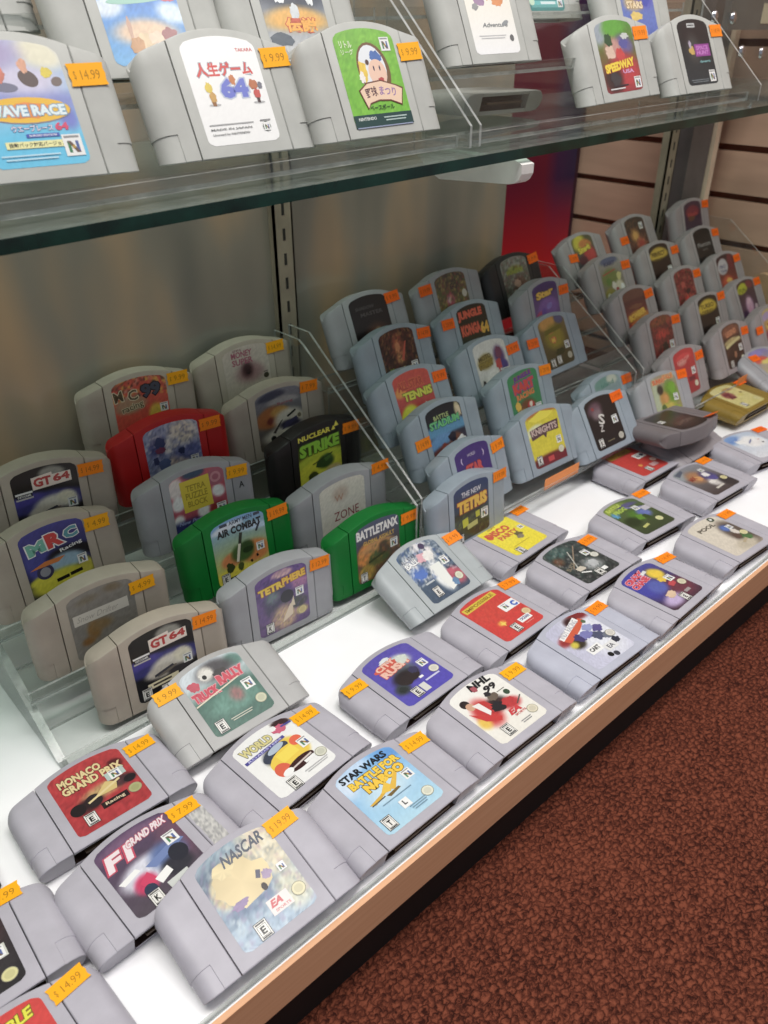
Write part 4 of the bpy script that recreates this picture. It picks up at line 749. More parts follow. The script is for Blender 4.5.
 'mick': dict(bg=((90, 150, 60), (150, 50, 60)), b=[(.1, .9, .2, .2, (160, 170, 180), .4), (.5, .9, .3, .14, (100, 170, 60), .4), (.7, .66, .25, .14, (110, 100, 150), .4), (.4, .62, .22, .14, (200, 150, 140), .4), (.6, .3, .4, .24, (190, 50, 60), .4), (.25, .2, .24, .2, (70, 50, 50), .4)], o=[('X', .3, .6, .14, .1, (222, 190, 170), 3), ('X', .55, .56, .14, .1, (206, 60, 60), 4), ('X', .7, .72, .12, .08, (90, 90, 160), 5), ('X', .76, .82, .12, .05, (206, 210, 206), 6), ('X', .3, .78, .12, .1, (60, 90, 60), 7), ('t', 'SPEEDWAY', .48, .4, .82, .13, (244, 214, 50), dict(fat=.06, rot=6, out=(190, 80, 40))), ('t', 'USA', .68, .3, .3, .06, (220, 160, 200), dict(fat=.04)), ('X', .3, .2, .14, .12, (70, 66, 70), 9), ('r', .3, .06, .4, .02, (220, 220, 220)), ('N', .88, .12, .18), ('r', .4, .1, .4, .02, (60, 50, 60))]),
 'drk': dict(bg=((34, 38, 42), (44, 54, 60)), b=[(.5, .8, .5, .2, (40, 36, 40), .5), (.4, .55, .2, .2, (70, 70, 70), .6)], o=[('r', .46, .97, .26, .07, (196, 200, 200)), ('r', .46, .97, .2, .02, (90, 90, 90)), ('r', .68, .56, .5, .2, (150, 60, 150), 0), ('t', 'SPACE', .68, .6, .4, .07, (206, 130, 206), dict(fat=.03)), ('t', 'HUNT', .68, .52, .4, .07, (206, 130, 206), dict(fat=.03)), ('X', .32, .56, .1, .08, (206, 170, 90), 4), ('X', .3, .66, .05, .07, (180, 170, 190), 5), ('t', 'dynamic', .7, .37, .36, .05, (140, 196, 200)), ('N', .84, .13, .2), ('L', .4, .08, .6, 2, (120, 130, 136))]),
 'blue': dict(bg=((60, 110, 200), (120, 180, 226)), b=[(.1, .55, .2, .1, (220, 232, 244), .4), (.5, .3, .4, .12, (230, 200, 170), .4), (.9, .5, .2, .1, (214, 230, 244), .4)], o=[('t', 'パイロット', .5, .78, .8, .14, (226, 240, 250), dict(fat=.04, out=(60, 90, 150))), ('e', .5, .64, .4, .04, (160, 206, 190), 6), ('X', .88, .68, .1, .07, (214, 90, 120), 3), ('X', .3, .36, .03, .12, (206, 170, 150), 5), ('X', .45, .24, .12, .08, (230, 206, 170), 6), ('X', .62, .26, .12, .08, (236, 214, 190), 7), ('X', .78, .3, .1, .08, (170, 120, 120), 8), ('X', .34, .18, .1, .1, (206, 160, 120), 9)]),
 'faces': dict(bg=((46, 56, 70), (214, 216, 216)), b=[(.5, .8, .6, .3, (44, 54, 70), .3), (.5, .4, .5, .12, (226, 170, 70), .4)], o=[('X', .3, .72, .1, .14, (226, 230, 230), 3), ('X', .55, .78, .1, .14, (220, 226, 228), 4), ('X', .78, .7, .09, .13, (226, 230, 230), 5), ('X', .5, .5, .08, .1, (206, 212, 214), 6), ('t', '伝説', .56, .36, .5, .16, (240, 170, 50), dict(fat=.04, out=(200, 80, 40))), ('X', .2, .2, .2, .08, (90, 100, 110), 8)]),
 'corner': dict(bg=((190, 196, 200), (206, 206, 110)), o=[('X', .5, .3, .3, .2, (220, 210, 90), 3)]),
 'whitelab': dict(grain=.008, bg=((246, 240, 220), (246, 246, 246)), b=[(.5, .95, .6, .14, (244, 200, 110), .5)], o=[('X', .3, .72, .14, .1, (170, 140, 170), 3), ('X', .55, .8, .2, .1, (240, 150, 60), 4), ('X', .4, .88, .12, .08, (244, 210, 60), 5), ('X', .72, .68, .14, .06, (230, 150, 90), 6), ('X', .2, .62, .08, .05, (160, 160, 160), 7), ('t', 'Adventure', .55, .38, .56, .06, (120, 124, 126), dict(shear=.3)), ('e', .78, .4, .08, .03, (150, 154, 156), 20), ('L', .44, .24, .6, 2, (206, 206, 206)), ('e', .86, .2, .045, .045, (110, 110, 110))]),
 'teal': dict(bg=((120, 170, 170), (70, 150, 150)), o=[('r', .5, .1, .8, .1, (110, 190, 190)), ('e', .12, .14, .07, .06, (200, 226, 200)), ('r', .55, .12, .4, .04, (220, 236, 236)), ('N', .88, .12, .14)]),
 'rblue': dict(bg=((110, 130, 190), (90, 110, 190)), b=[(.4, .6, .3, .14, (220, 190, 130), .4), (.7, .7, .3, .2, (90, 90, 190), .4)], o=[('t', 'STARS', .4, .58, .5, .12, (240, 220, 180), dict(fat=.05, out=(140, 110, 90))), ('X', .4, .4, .2, .08, (230, 200, 110), 3), ('X', .75, .66, .12, .12, (70, 80, 180), 4)]),
}
L_, M_, R_ = 'cartridges on the left stair stand', 'cartridges on the middle stair stand', 'cartridges on the right stair stand'
D_, U_ = 'cartridges laid flat on the white deck', 'cartridges on the glass shelf'
RB, GB, BB, GOLD = (178, 26, 26), (12, 112, 44), (34, 31, 30), (142, 118, 52)
FLAT, ROSE = (178, 175, 184), (158, 150, 151)
# key: pose, body colour, sticker (x, y, price, colour), label, group
CARTS = [
 ('A1', (188.4,635.1,102.2,-5.7,88.9,-1.5), WARM, (39,59,'14.99',ORANGE), 'grey cartridge with white racing car cover, rearmost in the leftmost column of the left stand', L_),
 ('A2', (172.3,589.4,69.2,1.4,81.8,-0.9), WARM, (39,59,'4.99',AMBER), 'grey cartridge with blue cover, big M R C letters and yellow car, leftmost column', L_),
 ('A3', (179.8,536.8,36.3,-2.9,90.4,-0.4), WARM, (35,58,'4.99',AMBER), 'worn grey cartridge with cover torn off and a handwritten white paper strip', L_),
 ('A4', (203.9,487.4,7.1,-3.0,85.0,-1.1), WARM, (39,61,'14.99',ORANGE), 'grey cartridge with white racing car cover, standing front of the leftmost column on the deck', L_),
 ('B1', (310.5,685.5,134.0,-3.5,86.3,-1.1), WARM, (40,63,'9.99',AMBER), 'grey cartridge with orange-red 99 cover, back tier behind the bright red cartridge', L_),
 ('B2', (313.0,635.8,103.9,-4.8,88.1,1.1), RB, (40,60,'9.99',ORANGE), 'bright red plastic cartridge with pale blue hockey cover', L_),
 ('B3', (308.0,588.5,71.6,-4.2,84.7,-0.5), GREY, (41,59,'9.99',AMBER), 'grey cartridge with pink dotted cover and yellow square, between red and green cartridges', L_),
 ('B4', (317.6,539.2,41.8,-3.0,85.5,0.7), GB, (42,61,'19.99',ORANGE), 'green plastic cartridge with sky blue and yellow helicopter cover', L_),
 ('B5', (326.0,491.7,5.0,-2.8,87.4,-0.1), GREY, (42,61,'12.99',ORANGE), 'grey cartridge with purple cover and yellow title, front tier before the helicopter cartridge', L_),
 ('C1', (436.0,686.1,135.8,-1.9,85.5,1.6), WARM, (37,62,'14.99',AMBER), 'grey cartridge with off-white cover, pink title and dark splash, back tier of left stand', L_),
 ('C2', (437.9,636.1,103.3,-3.7,87.6,2.0), WARM, (38,64,'7.99',ORANGE), 'grey cartridge with tan dusty racing cover, behind the black cartridge of the left stand', L_),
 ('C3', (448.7,586.4,72.4,0.4,88.8,1.2), BB, (42,60,'9.99',ORANGE), 'black plastic cartridge with lime yellow helicopter cover', L_),
 ('C4', (437.9,537.1,38.5,-3.7,89.7,2.8), GREY, (48,69,'4.99',ORANGE,0), 'grey cartridge with a plain white cover hand-lettered in maroon', L_),
 ('C5', (443.3,490.0,8.9,-2.5,85.7,0.5), GB, (41,59,'9.99',ORANGE), 'green plastic cartridge with brown battle tank cover, front tier', L_),
 ('D1', (587.9,647.0,167.5,-0.2,68.3,0.7), GREY, (37,63,'9.99',DEEP), 'grey cartridge with nearly black cover and amber eye, top of the middle stand left column', M_),
 ('D2', (592.7,606.4,137.3,3.5,69.6,-0.6), COOL, (44,58,'14.99',DEEP), 'grey cartridge with dark reddish brown cover and pale yellow script title', M_),
 ('D3', (581.6,566.6,103.2,-0.1,66.1,0.9), COOL, (42,55,'9.99',DEEP), 'grey cartridge with red and yellow tennis ball cover', M_),
 ('D4', (588.8,525.8,74.2,0.6,69.0,0.8), COOL, (-39,39,'14.99',ORANGE), 'grey cartridge with black and blue monster battle cover, sticker low on its left', M_),
 ('D5', (589.8,483.9,40.8,2.2,70.5,0.6), COOL, (42,57,'9.99',ORANGE), 'grey cartridge with plain purple cover and red title, half hidden behind the block puzzle one', M_),
 ('D6', (560.0,470.0,14.5,1.0,83.0,0.0), COOL, (46,63,'19.99',ORANGE,0), 'grey cartridge with dark block puzzle cover and orange title, foot of the middle stand', M_),
 ('E1', (721.8,647.1,169.3,2.0,69.5,1.3), GREY, (-45,60,'19.99',DEEP), 'grey cartridge with busy brown and pink cover, sticker at left, top of middle column', M_),
 ('E2', (720.2,608.1,139.4,3.6,67.8,-0.8), COOL, (-45,57,'29.99',DEEP), 'grey cartridge with black jungle cover and large orange title ending in 64', M_),
 ('E3', (713.0,568.8,106.8,-1.6,64.9,0.1), COOL, (39,53,'9.99',DEEP), 'grey cartridge with white cover of an olive title and white motorcycle rider', M_),
 ('E4', (723.6,527.0,77.9,0.6,69.4,0.5), COOL, (43,61,'29.99',ORANGE), 'grey cartridge with green racing cover and red title', M_),
 ('E5', (717.6,485.4,41.6,-4.2,65.5,1.9), COOL, None, 'grey cartridge with bright yellow cover and maroon banner, above the orange price strip', M_),
 ('F1', (845.9,648.0,168.9,2.4,67.1,1.2), (46,44,46), (42,62,'29.99',DEEP), 'black plastic cartridge with grey-green cover, top tier of the middle stand', M_),
 ('F2', (855.0,606.3,141.3,3.3,72.5,1.1), GREY, (41,54,'39.99',DEEP), 'grey cartridge with purple and blue cover and yellow title, below the black one', M_),
 ('F3', (840.7,571.0,108.3,0.4,63.4,1.3), COOL, (-45,48,'29.99',DEEP), 'grey cartridge with olive and gold adventure cover, lowest in the middle stand right column', M_),
 ('G1', (1041.3,671.7,167.0,3.3,59.7,0.7), ROSE, (-34,43,'39.99',DEEP), 'grey cartridge with yellow and red cover, top of the right stand left column', R_),
 ('G2', (1043.9,627.3,140.6,0.8,64.4,0.9), ROSE, (39,54,'39.99',DEEP), 'grey cartridge with whitish and green kart cover on the right stand', R_),
 ('G3', (1043.2,579.8,104.0,0.1,64.4,1.1), ROSE, (38,58,'29.99',DEEP), 'grey cartridge with brown and red cover and gold title, right stand left column', R_),
 ('G4', (1045.9,534.6,74.0,-0.2,66.3,-0.0), ROSE, (39,59,'24.99',DEEP), 'grey cartridge with mottled dark red cover, behind the white-lettered red sports one', R_),
 ('G5', (1042.7,487.8,37.6,0.6,65.3,0.2), ROSE, (40,54,'4.99',DEEP), 'grey cartridge with plain bright red cover, front tier behind the green adventure cartridge', R_),
 ('H1', (1178.9,674.6,173.5,1.1,61.4,1.2), ROSE, (-39,41,'29.99',DEEP), 'grey cartridge with dark brown cover, sticker at left, top of right stand middle column', R_),
 ('H2', (1180.9,627.7,139.5,0.6,62.5,0.7), ROSE, (45,55,'24.99',DEEP,0), 'grey cartridge with black cover and ochre title, second tier from the top of its column', R_),
 ('H3', (1182.8,581.9,108.3,0.7,64.3,0.8), ROSE, (40,58,'19.99',DEEP), 'grey cartridge with crowded crimson cover, third tier of the right stand middle column', R_),
 ('H4', (1183.9,536.3,76.2,-0.5,64.8,-0.0), ROSE, (41,64,'24.99',DEEP), 'grey cartridge with black cover and bright yellow title, fourth tier of its column', R_),
 ('H5', (1185.6,490.6,42.3,1.1,63.7,0.1), ROSE, (42,53,'29.99',DEEP), 'grey cartridge with brown cover and cream banner, front tier above the gold cartridge', R_),
 ('I1', (1328.3,670.6,176.9,0.7,71.3,0.8), ROSE, (42,62,'19.99',DEEP), 'grey cartridge with purple cover and red title, top of the rightmost column', R_),
 ('I2', (1317.5,630.2,143.5,0.3,61.8,0.6), ROSE, (43,59,'19.99',DEEP), 'grey cartridge with plain black cover and thin grey title, rightmost column', R_),
 ('I3', (1319.1,583.3,109.3,-0.3,62.8,1.3), ROSE, (38,59,'14.99',DEEP), 'grey cartridge with fiery orange cover and pale grey square, rightmost column', R_),
 ('I4', (1317.9,538.7,76.7,-0.3,61.2,1.0), ROSE, (40,62,'24.99',DEEP), 'grey cartridge with purple cover, lime title and pink figure, rightmost column', R_),
 ('I5', (1319.6,490.7,41.2,0.3,62.9,0.1), ROSE, (-46,44,'14.99',DEEP), 'grey cartridge cut by the right frame edge, front tier, sticker at left', R_),
 ('J', (818.0,467.0,38.0,-5.7,58.4,2.9), COOL, (33,63,'19.99',DEEP), 'grey cartridge with black cover and white brush lettering, leaning on the deck', D_),
 ('K', (872.0,498.0,40.0,-0.1,64.1,-0.2), COOL, (42,58,'9.99',DEEP), 'grey cartridge with pale green-blue cover, mostly hidden behind the black-covered leaning one', D_),
 ('Lx', (953.9,462.5,30.5,-3.8,58.7,-4.1), GREY, (42,66,'39.99',DEEP,0), 'grey cartridge with leafy green cartoon cover, leaning behind the flat dark-covered one', D_),
 ('gold', (1117.6,419.7,26.3,-1.6,3.8,0.5), GOLD, (49,60,'29.99',DEEP,0), 'gold plastic cartridge with cream cover and dark red emblem', D_),
 ('O', (1236.0,432.0,30.0,-4.0,24.0,0.0), GREY, (-20,58,'19.99',DEEP), 'grey cartridge with purple, red and yellow cover, behind the gold one at the frame edge', D_),
 ('Q', (938.0,404.0,18.0,0.0,18.0,0.0), (150,144,148), None, 'grey cartridge propped under the upside-down dark-covered one', D_),
 ('nascar', (149.7,248.1,16.2,0.4,14.1,-0.8), FLAT, (37,63,'19.99',AMBER), 'grey cartridge with a scraped pale blue racing cover, nearest at the deck edge', D_),
 ('monaco', (111.4,389.7,19.3,-0.9,0,0), FLAT, (41,57,'14.99',AMBER), 'grey cartridge with dark red formula car cover and cream title', D_),
 ('f1', (113.6,311.2,19.3,2.7,0,0), FLAT, (37,59,'7.99',AMBER), 'grey cartridge with scuffed right side and purple formula car cover', D_),
 ('truck', (228.6,403.6,17.6,-3.5,19.9,2.8), (178,177,176), (-40,61,'9.99',AMBER), 'grey cartridge with worn green cover and crimson title, propped against the left stand', D_),
 ('base', (470.6,408.1,18.1,4.7,25.8,-2.5), (172,178,180), (48,58,'9.99',ORANGE), 'grey cartridge with blue and white baseball player cover, propped by the green tank cartridge', D_),
 ('green', (729.0,338.0,19.3,-4.7,0,0), FLAT, (43,67,'19.99',ORANGE,0), 'grey cartridge lying flat with green and olive creature cover', D_),
 ('dark', (608.1,328.4,19.3,-1.4,0,0), FLAT, (37,57,'9.99',ORANGE), 'grey cartridge lying flat with murky dark teal cover and pale marks on its face', D_),
 ('mx', (865.8,330.3,19.3,-3.1,0,0), FLAT, (41,66,'14.99',ORANGE,0), 'grey cartridge lying flat with blue and white motocross rider cover', D_),
 ('red2', (845.3,413.4,19.3,-1.2,0,0), FLAT, (48,53,'4.99',DEEP), 'grey cartridge with red cover and yellow bar, the farther red one on the deck', D_),
 ('yellow', (595.9,409.3,19.3,2.7,0,0), FLAT, (48,62,'14.99',ORANGE,0), 'grey cartridge lying flat with lemon yellow cover and red lettering', D_),
 ('seal', (996.4,335.4,19.3,-11.5,0,0), FLAT, (44,64,'9.99',DEEP,0), 'grey cartridge with icy white and blue cover, at the right frame edge', D_),
 ('left2', (-5.3,324.4,18.6,-1.5,-0.5,0), FLAT, (33,68,'9.99',AMBER), 'grey cartridge with dark cover and cream seal, cut by the left frame edge', D_),
 ('left3', (-1.0,247.1,19.0,3.3,0,0), FLAT, (42,61,'14.99',AMBER), 'grey cartridge with red cover and yellow slanted title, bottom left corner', D_),
 ('starwars', (267.2,249.8,19.3,0.2,0,0), FLAT, (44,56,'14.99',AMBER), 'grey cartridge with sky blue cover, yellow starfighter and large T rating box', D_),
 ('nhl', (386.5,250.0,19.3,-0.9,0,0), FLAT, (41,57,'9.99',AMBER), 'grey cartridge with white ice hockey cover of a red-shirted player', D_),
 ('indy', (511.0,249.1,19.3,-1.4,0,0), (182,184,198), (42,61,'9.99',ORANGE), 'grey cartridge with lilac cover, orange swoosh and open-wheel race cars', D_),
 ('toon', (633.3,249.0,19.3,1.5,0,0), FLAT, (46,60,'14.99',ORANGE,-8), 'grey cartridge with deep blue and maroon cartoon cover and yellow shape, front row', D_),
 ('pool', (762.8,251.7,19.3,-3.2,0,0), FLAT, (41,61,'7.99',ORANGE,0), 'grey cartridge with cream billiards cover, front row near the right edge', D_),
 ('road', (232.1,325.8,19.3,4.2,0,0), FLAT, (38,57,'14.99',AMBER), 'grey cartridge with white cover of a yellow and orange sports car', D_),
 ('rush', (361.8,328.1,19.3,1.4,0,0), FLAT, (-45,55,'9.99',AMBER), 'grey cartridge with violet cover and orange title, yellow sticker on its left', D_),
 ('red', (481.7,326.3,19.3,0.7,0,0), FLAT, (43,64,'7.99',ORANGE), 'grey cartridge with red cover and yellow bar, the nearer red one on the deck', D_),
 ('wave', (183.5,474.3,417.6,2.1,68.0,-1.0), PALE, (41,54,'14.99',AMBER,2), 'pale grey cartridge with aqua water racing cover, left end of the glass shelf', U_),
 ('jin', (314.7,471.8,419.7,0.2,66.4,0.6), PALE, (41,58,'9.99',AMBER,2), 'pale grey cartridge with white cover of red Japanese title and blue 64', U_),
 ('grn', (427.3,462.3,423.9,-0.8,66.6,1.2), PALE, (41,55,'9.99',AMBER,2), 'pale grey cartridge with bright green baseball cover and cream banner', U_),
 ('mick', (756.9,479.5,431.2,-4.8,66.1,3.5), PALE, (39,58,'19.99',ORANGE,0), 'pale grey cartridge with green and red racing cover and yellow title on the glass shelf', U_),
 ('drk', (878.1,465.1,433.8,-3.0,63.8,1.7), PALE, (42,59,'14.99',ORANGE,0), 'pale grey cartridge with black cover and purple block, right end of the glass shelf', U_),
 ('blue', (284,519,463,0,67,0), PALE, (44,59,'14.99',AMBER), 'pale grey cartridge with bright blue sky cover, second tier of the glass shelf', U_),
 ('faces', (401,517,465,0,67,0), PALE, (42,66,'9.99',AMBER), 'pale grey cartridge with dark cover of white faces and orange lettering', U_),
 ('corner', (170,548,488,2,67,0), PALE, None, 'pale grey cartridge in the top left corner, highest tier, yellow print at its edge', U_),
 ('whitelab', (601.5,508.8,464.8,-2.5,65.9,1.5), PALE, (42,57,'9.99',AMBER), 'pale grey cartridge with white cover and orange cartoon splash, second tier', U_),
 ('teal', (736,566,498,-2,66,1), PALE, None, 'pale grey cartridge with teal cover, seen only along its bottom edge at the frame top', U_),
 ('rblue', (838,518,472,-3,66,1), PALE, (42,58,'14.99',ORANGE), 'pale grey cartridge with blue starry cover, behind the green and red racing one', U_),
]
for key, pose, body, stk, label, grp in CARTS:
    cartridge(key, pose, body, ART.get(key), stk, label, grp)
cartridge('left1', (-26, 408, 19.3, -3, 0, 0), (30, 30, 30), dict(bg=((60, 60, 60), (150, 148, 144)), pal=[(206, 204, 200), (90, 88, 88), (40, 40, 40)], amp=.5, b=[(.8, .4, .2, .4, (206, 204, 200), .5)]), None, 'black cartridge with grey and white mottled face, cut by the left frame edge', D_)  # cover grows paler towards the bottom and the right
flipped = cartridge('M', (918, 482, 53, 175, 8, 0), (118, 111, 113), ART['M'], (-40, 69.0, '19.99', DEEP, 184), 'grey cartridge with dark cover lying with its arched top towards the front, seen edge-on', D_)
for ch in flipped.children:            # its price sticker is folded over the arched top edge
    if ch.name.startswith('price_sticker'):
        ch.rotation_euler.x = math.radians(-25)
        ch.location.z = 0.0026
        ch.location.y = 0.064
        ch.location.x = -0.039
cartridge('lying', (685, 570, 437, 0, 0, 0), PALE, None, None, 'pale grey cartridge lying flat with its connector slot facing out, under the white-covered one', U_)

# marks on two side grips: a pale scuffed patch and an inked letter
def grip_mark(body_label, name, build, x0, y0, w, h, z=0.12):
    for o in bpy.data.objects:
        if o.get('label') == body_label:
            A = Art(x0, y0, w, h); A.z = z
            build(A)
            m = bpy.data.objects.new(name, A.mesh(name, STICK)); C.objects.link(m); m.parent = o
def _scuff(A):
    r = random.Random(4)
    n, k = 10, 22
    base = len(A.v)
    for j in range(k + 1):
        for i in range(n + 1):
            A.v.append((A.x0 + A.w * i / n + r.uniform(-.4, .4), A.y0 + A.h * j / k, A.z))
            t = r.random()
            A.c.append(lin((150 + 60 * t, 150 + 58 * t, 150 + 54 * t)))
    for j in range(k):
        for i in range(n):
            a = base + j * (n + 1) + i
            A.f.append((a, a + 1, a + n + 2, a + n + 1))
grip_mark('grey cartridge with scuffed right side and purple formula car cover', 'worn_patch', _scuff, 37, 10, 11.5, 46)
grip_mark('grey cartridge with pink dotted cover and yellow square, between red and green cartridges', 'ink_letter', lambda A: A.text('A', .5, .5, 1, 1, (40, 38, 38), fat=.02), 41.5, 41, 5.5, 6.5)

# ------------------------------------------------------------------ the setting
def struct(o, label=None):
    o['kind'] = 'structure'
    if label:
        o['label'] = label
    return o
g = MB(); g.box(-1500, 3000, -1800, 1200, -130, -97)
struct(g.build('floor', [CARPET]), 'dark reddish brown looped carpet')

# slatwall along the right
SLAT = solid('slatwall_board', (180, 150, 128), 0.5, 0.06, 4, stretch=(1, 1, 6))
GROOVE = solid('slatwall_groove', (104, 58, 40), 0.7)
g = MB()
XW, P0, PT = 1450, 84, 77.5
for k in range(-3, 12):
    z0 = P0 + PT * k
    g.box(XW, XW + 16, -300, 1012, z0 + 5.5, z0 + PT - 5.5)
g.box(XW + 12, XW + 22, -300, 1030, -97, P0 + PT * 12, mi=1)
struct(g.build('wall_right', [SLAT, GROOVE]), 'tan slatwall with dark horizontal grooves')
g = MB(); g.box(-900, XW, 1010, 1030, -97, 1000)
WALLB = solid('rear_wall_paint', (64, 30, 44), 0.6, 0.2, 3)
struct(g.build('wall_back', [WALLB]), 'dim maroon wall behind the shelves')

def banner_material():
    m, nt, b, o = new_mat('banner_print')
    tc = nt.nodes.new('ShaderNodeTexCoord')
    sp = nt.nodes.new('ShaderNodeSeparateXYZ')
    nt.links.new(tc.outputs['Generated'], sp.inputs[0])
    r = ramp(nt, sp.outputs['X'], [(0.0, (92, 16, 46)), (0.76, (108, 18, 44)), (0.86, (62, 28, 70)), (1.0, (40, 34, 70))])
    r2 = ramp(nt, sp.outputs['Z'], [(0.0, (230, 40, 34)), (0.32, (200, 34, 40)), (0.5, (110, 26, 54)), (1.0, (88, 16, 44))])
    mx = nt.nodes.new('ShaderNodeMix'); mx.data_type = 'RGBA'; mx.blend_type = 'MIX'
    mr = ramp(nt, sp.outputs['Z'], [(0.18, (240, 240, 240)), (0.42, (30, 30, 30))])
    nt.links.new(mr.outputs['Color'], mx.inputs['Factor'])
    nt.links.new(r.outputs['Color'], mx.inputs['A']); nt.links.new(r2.outputs['Color'], mx.inputs['B'])
    nt.links.new(mx.outputs['Result'], b.inputs['Base Color'])
    b.inputs['Roughness'].default_value = 0.5
    return m
g = MB(); g.box(1020, 1425, 1000, 1006, -40, 640)
tag(g.build('banner', [banner_material()]), 'maroon and purple banner hanging behind the shelves', 'banner')

# display base: deck, maple edge, kick plate, clear lip
X0, X1, YF, YB = -700, 1440, 246, 735
base = empty('display_base', (300, 400, -97))
tag(base, 'low display base with white top, maple front edge and black kick plate', 'display base')
def child(mb, name, mats, root, **k):
    o = mb.build(name, mats, root, **k)
    o.location = -root.location
    return o
g = MB(); g.box(X0, X1, YF, YB, -20, 0); child(g, 'deck_panel', [WHITE_DECK], base)
g = MB(); g.box(X0, X1, YF - 4, YF, -36, 0.4); child(g, 'edge_trim', [WOOD], base)
g = MB(); g.box(X0, X1, YF + 9, YF + 25, -97, -20); child(g, 'kick_plate', [KICK], base)
g = MB(); g.box(X0, X1, YF + 1.2, YF + 3.6, 0, 3.2, 0, 1, 1); child(g, 'clear_lip', [ACRYLIC, ACRYLIC_EDGE], base)

# back panel and uprights
g = MB(); g.box(-700, 879, 722, 728, 0, 620)
tag(g.build('back_panel', [BACKMAT]), 'glossy back panel with painted-in reflections behind the left and middle stands', 'panel')
def upright(x, y, label, top=620, w=24):
    g = MB()
    g.box(x - w / 2, x + w / 2, y - 3, y, 0, top, 0)
    g.box(x - w / 2, x - w / 2 + 2, y - 3, y + 12, 0, top, 0)
    g.box(x + w / 2 - 2, x + w / 2, y - 3, y + 12, 0, top, 0)
    o = g.build('slotted_upright', [STD_MAT])
    tag(o, label, 'upright', 'slotted uprights')
    s = MB()
    for k in range(24):
        z = 20 + k * 25.4
        s.box(x - 1.6, x + 1.6, y - 3.4, y - 2.9, z, z + 12)
    s.build('slot_row', [SLOT], o)
    return o
upright(509, 715, 'slotted metal upright on the glossy panel, behind the left stand')
upright(1279, 718, 'slotted metal upright before the slatwall, behind the right stand')
POSTG = solid('grey_post', (104, 100, 98), 0.5, 0.06)
POSTC = solid('cream_edge', (226, 206, 180), 0.5, 0.04)
g = MB(); g.box(1338, 1402, 718, 760, 0, 640)
post = g.build('frame_post', [POSTG]); tag(post, 'grey square post with a cream front edge, beside the slatwall', 'post')
g = MB(); g.box(1405, 1420, 712, 760, 0, 640); g.build('edge_strip', [POSTC], post)

# glass shelf (very slightly out of level, as hung) with its bracket
SL = 0.0242
def zs(x, z):
    return z + SL * x
def sheared(mb):
    mb.v = [(x, y, z + SL * x) for x, y, z in mb.v]
    return mb
YS = 432
g = MB(); g.box(-700, 1300, YS, 715, 388.5, 396, 0)
g.f.pop(2); g.m.pop(2)
shelf = sheared(g).build('glass_shelf', [GLASS]); tag(shelf, 'clear glass shelf with a dark green front edge, above the stair stands', 'shelf')
g = MB(); g.box(-700, 1300, YS - 0.6, YS + 0.4, 388.5, 396, 0)
sheared(g).build('front_edge', [GLASS_EDGE], shelf)
g = MB()
prof = [(YS - 2, 384), (YS - 2, 377), (YS + 1, 372), (YS + 5, 369.5), (YS + 10, 368.5), (YS + 88, 364), (YS + 100, 369), (YS + 116, 381), (714, 381), (714, 387), (YS + 6, 387)]
g.prism_x([(y, z + SL * 545) for y, z in prof], 541, 556)
tag(g.build('shelf_bracket', [METAL_WHITE]), 'white shelf bracket with rounded nose under the glass shelf', 'bracket')

# clear stair stands
def stair_stand(name, label, x0, x1, rows, y0, z0, dy, dz, lean, side, sl=0.0, grp='clear acrylic stair stands', lip=9, sides=()):
    """rows: how many treads; y0,z0 the first tread's front edge; side: profile of the side panels in y,z"""
    root = empty(name, ((x0 + x1) / 2, y0, z0))
    tag(root, label, 'display stand', grp)
    f = (lambda v: (v[0], v[1], v[2] + sl * v[0]))
    for i, x in enumerate((x0, x1 - 2.5)):
        g = MB(); g.prism_x(sides[i] if i < len(sides) else side, x, x + (6.5 if i == 0 and len(sides) == 1 else 2.5), 0, 1); g.v = [f(v) for v in g.v]
        child(g, 'side_panel', [ACRYLIC, ACRYLIC_EDGE], root)
    for k in range(rows):
        y, z = y0 + k * dy, z0 + k * dz
        g = MB()
        ye = min(y + dy - 5.6, 714)
        g.box(x0 + 2.6, x1 - 2.6, y - 6, ye - 3, z - 2.5, z, 0, 1, 2)
        if k < rows - 1:
            g.box(x0 + 2.6, x1 - 2.6, ye - 2.9, ye - 0.5, z - 2.5, z + dz - 2.6, 0, 1, 1)
        g.v = [f(v) for v in g.v]
        tr = child(g, 'tread', [ACRYLIC, ACRYLIC_EDGE], root)
        g = MB(); g.box(x0 + 2.6, x1 - 2.6, y - 8.4, y - 6.1, z - 2.5, z + lip, 0, 1, 1)
        g.v = [f(v) for v in g.v]
        g.build('front_lip', [ACRYLIC, ACRYLIC_EDGE], tr)
    return root
stair_stand('stair_stand', 'left clear acrylic stair stand holding upright cartridges', 104, 492, 5, 488, 2.6, 49, 32.2, 87,
            [(488, 0), (488, 80), (664, 202), (672, 206), (716, 206), (716, 0)], sides=([(484, 0), (488, 3), (690, 112), (716, 112), (716, 0)],))
stair_stand('stair_stand', 'middle clear acrylic stair stand holding leaning cartridges', 498, 912, 5, 482, 29, 40.6, 31.3, 68,
            [(490, 0), (490, 84), (664, 214), (674, 214), (700, 214), (700, 0)], lip=3, sides=([(490, 0), (490, 84), (664, 214), (674, 214), (700, 214), (700, 0)], [(508, 0), (508, 106), (664, 214), (674, 214), (700, 214), (700, 0)]))
stair_stand('stair_stand', 'right clear acrylic stair stand before the slatwall', 922, 1392, 5, 484, 28, 46, 32.2, 64,
            [(505, 0), (505, 108), (650, 214), (664, 214), (706, 214), (706, 0)], lip=3)
stair_stand('stair_stand', 'clear stair tray on the glass shelf, left of the double rail', -40, 497, 3, 465, 402, 47, 42, 66,
            [(445, 400), (445, 415), (560, 520), (590, 520), (590, 400)], sl=SL, lip=6)
